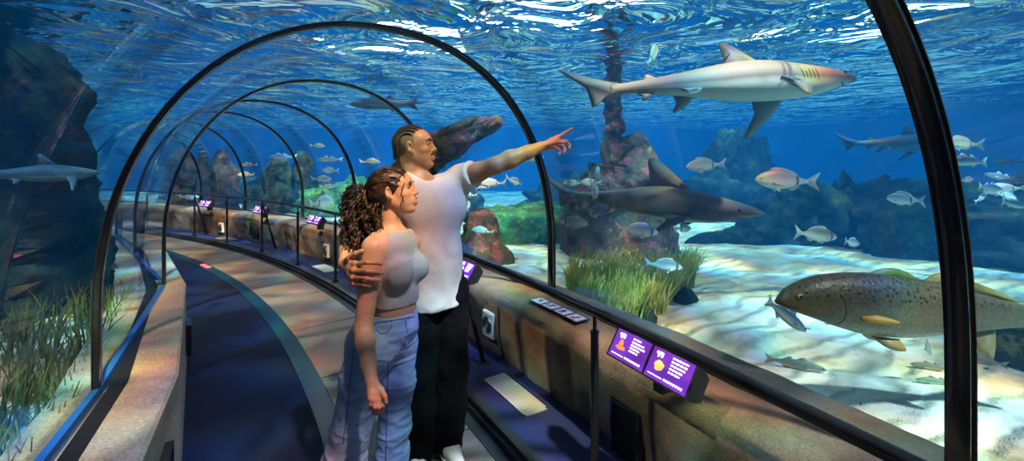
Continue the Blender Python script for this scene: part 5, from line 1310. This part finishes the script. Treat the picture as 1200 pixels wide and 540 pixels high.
# trousers
F = Field((-.80, 2.02, .02), (-.12, 2.72, 1.02), .0052)
F.cap(pel-UP*.02, pel+UP*.10, .150, .135, .03, flat=MF, sq=1.2)
for H_, K_, A_ in ((HL, KL, AL), (HR, KR, AR)):
    F.chain([H_-UP*.02, H_*.5+K_*.5, K_, K_*.5+A_*.5, A_-UP*.05], [.112, .105, .097, .092, .096], .022)
F.cut(AL-UP*.045, -UP); F.cut(pel+UP*.07, UP)
field_obj('trousers', F, M_TROUS, mroot, 2, lambda V, Nn: .010*(ridges(V, 6, 13, (1, 1, .5))-.4)+.006*fbm(V, 9, 3, 5)*(1+1.5*np.clip((.3-V[:, 2])/.3, 0, 1)))
def sneaker(A_, Fd, root, mat_up, mat_so):
    g = np.array([A_[0], A_[1], .004]); Fd = unit(Fd); sd = np.cross(UP, Fd)
    F = Field(g-.20+UP*.18, g+nv(.25, .25, .20), .004)
    F.cap(g-Fd*.045+UP*.060, g+Fd*.06+UP*.060, .042, .044, .02); F.cap(g+Fd*.05+UP*.055, g+Fd*.165+UP*.040, .046, .034, .03, flat=UP, sq=1.15); F.cap(g-Fd*.03+UP*.05, g-Fd*.02+UP*.10, .042, .043, .03)
    F.cut(g+UP*.02, -UP); up = field_obj('shoe', F, mat_up, root, 2)
    F = Field(g-.22+UP*.19, g+nv(.27, .27, .10), .004)
    F.cap(g-Fd*.05+UP*.018, g+Fd*.07+UP*.018, .047, .048, .01); F.cap(g+Fd*.07+UP*.018, g+Fd*.172+UP*.018, .048, .036, .02); F.cut(g+UP*.03, UP); F.cut(g, -UP); field_obj('sole', F, mat_so, up, 1)
    for k in range(4):
        b_ = g+Fd*(.045+.024*k)+UP*(.100-.011*k); mb = MB(); mb.tube([b_-sd*.024-UP*.010, b_+UP*.004, b_+sd*.024-UP*.010], .0035, 6); mb.build('lace', M_LACE, up, smooth=True)
    return up
sneaker(AL, MF, mroot, M_SHOE, M_SOLE); sneaker(AR, unit(nv(.35, -.94, 0)), mroot, M_SHOE, M_SOLE)

# ================================================================ the woman
WF = nv(.94, -.34, 0); WLd = nv(.34, .94, 0)
wroot = empty('person', (-.56, 1.95, 0), 'woman in a beige crop top and light blue jeans held by the man, curly ponytail', 'person')
SR, SLw = A3(438, 291, 1.865), A3(481, 286, 2.13)
ERw, WRw = A3(425.5, 385, 1.80), A3(435, 445, 1.66)
wc = A3(464, 362, 1.98); wch = A3(459, 312, 1.99); wnb = A3(461, 275, 2.0)
HRw, HLw = A3(435, 398, 1.94), A3(464, 398, 2.05)
KRw, ARw = A3(412, 503, 1.90), A3(391, 600, 1.90); KLw, ALw = A3(462, 500, 2.03), A3(456, 582, 2.05)
ARw[2] = .085; ALw[2] = .085
HDW = Head(A3(461.5, 224.5, 2.0), nv(.98, .02, .17), nv(-.17, .03, 1), .925, True)
def torso_w(F, o, k=.03):
    F.cap(wc-UP*.03, wc+UP*.05, .098+o, .100+o, k, flat=WF, sq=1.28)
    F.cap(wc+UP*.05, wch-UP*.02, .100+o, .118+o, k, flat=WF, sq=1.22); F.cap(wch-UP*.02, wch+UP*.07, .118+o, .112+o, k, flat=WF, sq=1.25)
    for b in (-1, 1):
        F.ell(wch+WF*.082+WLd*b*.068-UP*.012, np.stack([WF, WLd, UP]), nv(.058+o, .060+o, .060+o), .03)
    F.cap(wch+UP*.10-WLd*.07, wch+UP*.10+WLd*.07, .066+o, None, .045)
B = Field((-.93, 1.55, .0), (-.33, 2.38, 1.62), .0036)
torso_w(B, 0)
B.cap(wc-UP*.08, wc-UP*.02, .094, .094, .03, flat=WF, sq=1.28)
B.cap(wnb-UP*.05, HDW.p(-.032, 0, -.055), .050, .047, .03)
for S_, b in ((SR, -1), (SLw, 1)): B.cap(wnb-UP*.045, S_+UP*.006, .040, .040, .035)
for H_, K_, A_ in ((HRw, KRw, ARw), (HLw, KLw, ALw)):
    B.chain([H_, H_*.5+K_*.5, K_, K_*.55+A_*.45, A_], [.088, .074, .050, .046, .032], .03); B.cap(A_-UP*.045, A_-UP*.05+WF*.11, .032, .022, .02)
B.chain([SR, SR*.5+ERw*.5, ERw], [.050, .042, .036], .025); B.chain([ERw, ERw*.7+WRw*.3, ERw*.3+WRw*.7, WRw], [.036, .038, .029, .0235], .018)
# far arm: hangs behind the body
EF = nv(-.66, 2.30, 1.02); WFr = nv(-.575, 2.515, 1.05)
B.chain([SLw, SLw*.5+EF*.5, EF], [.048, .041, .035], .025); B.chain([EF, EF*.6+WFr*.4, WFr], [.035, .034, .023], .018)
fm = [WFr+nv(.078, .035, .028-.018*i) for i in range(4)]
hand(B, WFr, fm, [[m+nv(.036, .004, 0), m+nv(.062, -.006, 0)] for m in fm], [WFr+nv(.035, .01, .045), WFr+nv(.07, .015, .062)], .022, .0072)
# near hand: relaxed, fingers curled
hand(B, WRw, [A3(447, 466, 1.645), A3(442.5, 468, 1.63), A3(438, 468, 1.62), A3(434, 466.5, 1.62)],
     [[A3(449.5, 475, 1.635), A3(448.5, 481, 1.65), A3(446, 484, 1.665)], [A3(444.5, 477, 1.62), A3(443.5, 482.5, 1.635), A3(441, 485, 1.65)],
      [A3(439, 477, 1.612), A3(438.5, 482, 1.63), A3(437, 483.5, 1.645)], [A3(434, 474, 1.615), A3(434, 478.5, 1.63), A3(433.5, 480, 1.642)]],
     [A3(447, 457, 1.645), A3(451, 464, 1.63), A3(452.5, 471, 1.63)], .0235, .0076)
HDW.carve(B)
field_obj('body', B, M_SKW, wroot, 2); del B
HDW.eyes(wroot, M_SKW); HDW.lips(wroot, M_LIPW, True)
# crop top
F = Field((-.78, 1.75, .85), (-.34, 2.30, 1.42), .0042)
torso_w(F, .008)
for S_ in (SR, SLw): F.cap(wnb-UP*.05, wnb*.42+S_*.58-UP*.035, .046, .046, .03)
F.cap(wnb-UP*.06, wnb+UP*.028-WF*.003, .060, .056, .03)
F.cut(wnb+UP*.022, UP); F.cut(wc+UP*.030, -UP)
F.cap(SR+nv(-.005, -.005, -.015)-WLd*.005, SR+UP*.1-WLd*.005, .058, .07, .008, 'sub'); F.cap(SR-UP*.07-WLd*.012, SR, .046, .056, .008, 'sub')
F.cap(SLw+WLd*.01, SLw+UP*.1, .052, .07, .008, 'sub'); F.cap(SLw-UP*.07+WLd*.012, SLw, .046, .056, .008, 'sub')
top = field_obj('crop_top', F, M_TOP, wroot, 2, lambda V, Nn: .0035*(ridges(V, 9, 23, (1, 1, .8))-.4)+.0015*fbm(V, 18, 2, 4))
def band(name, z, off, r, mat, parent, n=60, tilt=0):
    """hem roll around the torso"""
    pts = []
    for a in np.linspace(0, 2*math.pi, n):
        pts.append(nv(*(wc[:2]), z)+WF*math.cos(a)*(.079+off)+WLd*math.sin(a)*(.104+off))
    mb = MB(); mb.tube([Vector(p) for p in pts], r, 8, cap=False); o = mb.build(name, mat, None, smooth=True); put_under(o, parent); return o
# jeans
F = Field((-.98, 1.55, .03), (-.33, 2.35, 1.02), .0046)
wb = wc-UP*.030
F.cap(wb-UP*.04, wb+UP*.04, .118, .110, .02, flat=WF, sq=1.26)
pelw = (HRw+HLw)/2+nv(-.005, 0, .0)
F.cap(pelw-UP*.01-WLd*.045, pelw-UP*.01+WLd*.045, .112, None, .04); F.cap(pelw+UP*.04-WLd*.03, pelw+UP*.04+WLd*.03, .092, None, .04)
F.ell(pelw-WF*.060-WLd*.06-UP*.01, np.stack([WF, WLd, UP]), nv(.088, .075, .09), .03); F.ell(pelw-WF*.050+WLd*.06-UP*.01, np.stack([WF, WLd, UP]), nv(.084, .075, .09), .03)
F.chain([HRw-UP*.02, HRw*.5+KRw*.5, KRw, KRw*.5+ARw*.5, ARw-UP*.04], [.105, .092, .082, .092, .112], .03)
F.chain([HLw-UP*.02, HLw*.5+KLw*.5, KLw, KLw*.5+ALw*.5, ALw-UP*.04], [.100, .086, .070, .074, .09], .03)
F.cut(wb+UP*.024, UP); F.cut(ARw-UP*.045, -UP)
jeans = field_obj('jeans', F, M_DENIM, wroot, 2, lambda V, Nn: .007*(ridges(V, 8, 33, (.7, .7, 1.5))-.4)*np.clip((.93-V[:, 2])/.08, 0, 1)+.003*fbm(V, 14, 3, 4))
def on_jeans(pts, r, name, mat, off=.0):
    from mathutils.bvhtree import BVHTree
    global _bvh
    if '_bvh' not in globals(): _bvh = BVHTree.FromPolygons([v.co for v in jeans.data.vertices], [p.vertices for p in jeans.data.polygons])
    out = []
    for px, py in pts:
        o = Vector((0, 0, EYE)); d = (at(px, py, 1)-o).normalized(); h = _bvh.ray_cast(o, d)
        if h[0] is not None: out.append(h[0]+h[1]*off)
    if len(out) > 1:
        mb = MB(); mb.tube(out, r, 6); put_under(mb.build(name, mat, smooth=True), jeans)
seg = lambda a, b, n: [(a[0]+(b[0]-a[0])*k/(n-1), a[1]+(b[1]-a[1])*k/(n-1)) for k in range(n)]
on_jeans(seg((425, 381), (486, 371), 24), .0022, 'waistband_seam', M_SEAM)
on_jeans([(439, 378), (441, 386), (446, 391), (453, 390), (458, 384), (459, 376)], .002, 'pocket_seam', M_SEAM)
on_jeans([(475, 374), (477, 388), (474, 402), (468, 413), (462, 418)], .002, 'fly_seam', M_SEAM)
on_jeans(seg((416, 398), (402, 520), 40), .0022, 'side_seam', M_SEAM)
on_jeans(seg((455, 425), (452, 540), 36), .0022, 'inner_seam', M_SEAM)
for x in (432, 457, 478): on_jeans([(x, 368-(x-432)*.2), (x+.5, 380-(x-432)*.2)], .0042, 'belt_loop', M_DENIM, .002)
on_jeans([(483.2, 366), (483.8, 366.4)], .006, 'button', M_BUTTON, .001)
sneaker(ARw, WF, wroot, M_SHOE, M_SOLE); sneaker(ALw, WF, wroot, M_SHOE, M_SOLE)
# hair: cap, strands drawn back to the tie, curly ponytail
F = Field(HDW.C-.18, HDW.C+.18, .003)
F.ell(HDW.p(-.016, 0, .034), HDW.M(), nv(.107, .086, .094)*HDW.k, 0); F.ell(HDW.p(-.05, 0, .01), HDW.M(), nv(.075, .080, .085)*HDW.k, .02)
F.cut(HDW.p(.070, 0, .060), unit(HDW.f*.93+HDW.u*-.20)); F.cut(HDW.p(.010, 0, -.020), unit(HDW.f*.72-HDW.u*.69))
for b in (-1, 1): F.ell(HDW.p(-.002, b*.088, -.012), HDW.M(), nv(.020, .02, .026)*HDW.k, .004, 'sub')
hair = field_obj('hair', F, M_HAIRW, wroot, 2, lambda V, Nn: .004*(ridges(V, 22, 5, (.4, 1, 1))-.4))
tie = np.array(A3(424, 225, 2.03))
mb = MB(); r_ = np.random.default_rng(11)
for k in range(150):
    a = (r_.random()-.5)*2; b = r_.random()
    th = math.radians(30+103*b); ph = math.radians(a*80)
    d = nv(math.cos(th)*math.cos(ph), math.sin(ph), math.sin(th)*math.cos(ph))
    st = HDW.p(-.016+.109*d[0], .088*d[1], .034+.096*d[2])
    pts = []
    for j in range(14):
        t = j/13; q = st*(1-t)+tie*t; v = q-HDW.p(-.016, 0, .03); loc = nv(v@HDW.f/.107, v@HDW.s/.086, v@HDW.u/.094)/HDW.k; ln = np.linalg.norm(loc)
        tgt = 1.03+.015*math.sin(j*1.5+k)
        if ln < tgt and t < .86: q = HDW.p(-.016, 0, .03)+v*(tgt/ln)
        pts.append(Vector(q))
    mb.tube(pts, [.0035]+[.0045]*12+[.003], 6)
put_under(mb.build('drawn_back_strands', M_HAIRW, smooth=True), hair)
def lock(mb, p0, p1, p2, p3, coil, turns, r0, ph):
    pts = []; rs = []; n = int(18+turns*9)
    for j in range(n):
        t = j/(n-1); q = (1-t)**3*p0+3*(1-t)**2*t*p1+3*(1-t)*t*t*p2+t**3*p3
        tg = unit(3*(1-t)**2*(p1-p0)+6*(1-t)*t*(p2-p1)+3*t*t*(p3-p2)+1e-6); a = unit(np.cross(tg, nv(.3, .8, .2))); b = np.cross(tg, a)
        c = coil*min(1, t*3.5); w = ph+turns*2*math.pi*t
        pts.append(Vector(q+(a*math.cos(w)+b*math.sin(w))*c)); rs.append(r0*(1-.55*t**3))
    mb.tube(pts, rs, 6)
mb = MB()
for k in range(300):
    u = r_.random(); end = A3(399+52*r_.random(), 0, 1.0)*0
    ex = 402+50*r_.random(); ey = 238+62*r_.random()**.75; ed = 1.90+.19*r_.random()
    if ex > 444: ey = min(ey, 292)
    if ex < 410: ey = min(ey, 285)
    e_ = A3(ex, ey, ed); out = unit(nv(-.75+.5*r_.normal()*.5, r_.normal()*.6-.25, .30+.3*r_.normal()))
    p1 = tie+out*(.05+.04*r_.random()); p2 = (p1*.4+e_*.6)+nv((ex-427)/500*.8, 0, .045)
    lock(mb, tie+r_.normal(size=3)*.007, p1, p2, e_, .0075+.0065*r_.random(), 3.4+2.6*r_.random(), .0027+.0013*r_.random(), r_.random()*6.28)
put_under(mb.build('ponytail', M_HAIRW, smooth=True), hair)
mb = MB()
for (x0, y0, x1, y1, dd, s_) in ((474, 205, 471, 245, 1.945, 1), (470, 204, 473, 238, 1.95, 1), (449, 240, 447, 262, 1.925, 1), (444, 235, 441, 258, 1.925, 1)):
    p0, p3 = A3(x0, y0, dd+.02), A3(x1, y1, dd-.01); lock(mb, p0, p0*.66+p3*.34+nv(.004, -.012, 0), p0*.34+p3*.66+nv(-.006, -.012, 0), p3, .004, 2.2, .003, x0)
put_under(mb.build('loose_curls', M_HAIRW, smooth=True), hair)
mb = MB(); ax = unit(tie-HDW.p(-.05, 0, .0)); a_ = unit(np.cross(ax, UP)); b_ = np.cross(ax, a_)
mb.tube([Vector(tie+ax*-.004+(a_*math.cos(q)+b_*math.sin(q))*.021) for q in np.linspace(0, 2*math.pi, 25)], .006, 8, cap=False); put_under(mb.build('hair_tie', M_TIE, smooth=True), hair)
# ================================================================ repeats share a group phrase
GROUPS = {'arch_rib': 'arched ribs of the tunnel', 'silver_bream': 'silver breams in the tank', 'sea_bass': 'slim silver fish in the tank', 'dark_fish': 'dark slim fish in the tank',
    'bottom_fish': 'fish resting on the sand', 'information_display': 'purple information displays along the parapet', 'floor_grille': 'grilles in the blue platform', 'wall_vent': 'dark vents in the parapets',
    'wall_speaker': 'pale fittings along the right parapet', 'hall_lamp': 'hall lamps above the water', 'stone': 'stones around the seagrass', 'reef_mound': 'low reefs on the tank floor', 'shark': 'sharks in the tank'}
for o in S.objects:
    if o.parent is None and o.get('label'):
        b = o.name.split('.')[0]
        if b in GROUPS: o['group'] = GROUPS[b]
        elif b == 'rock_pillar' and 'far' in o['label']: o['group'] = 'far rock pillars at the tunnel bend'
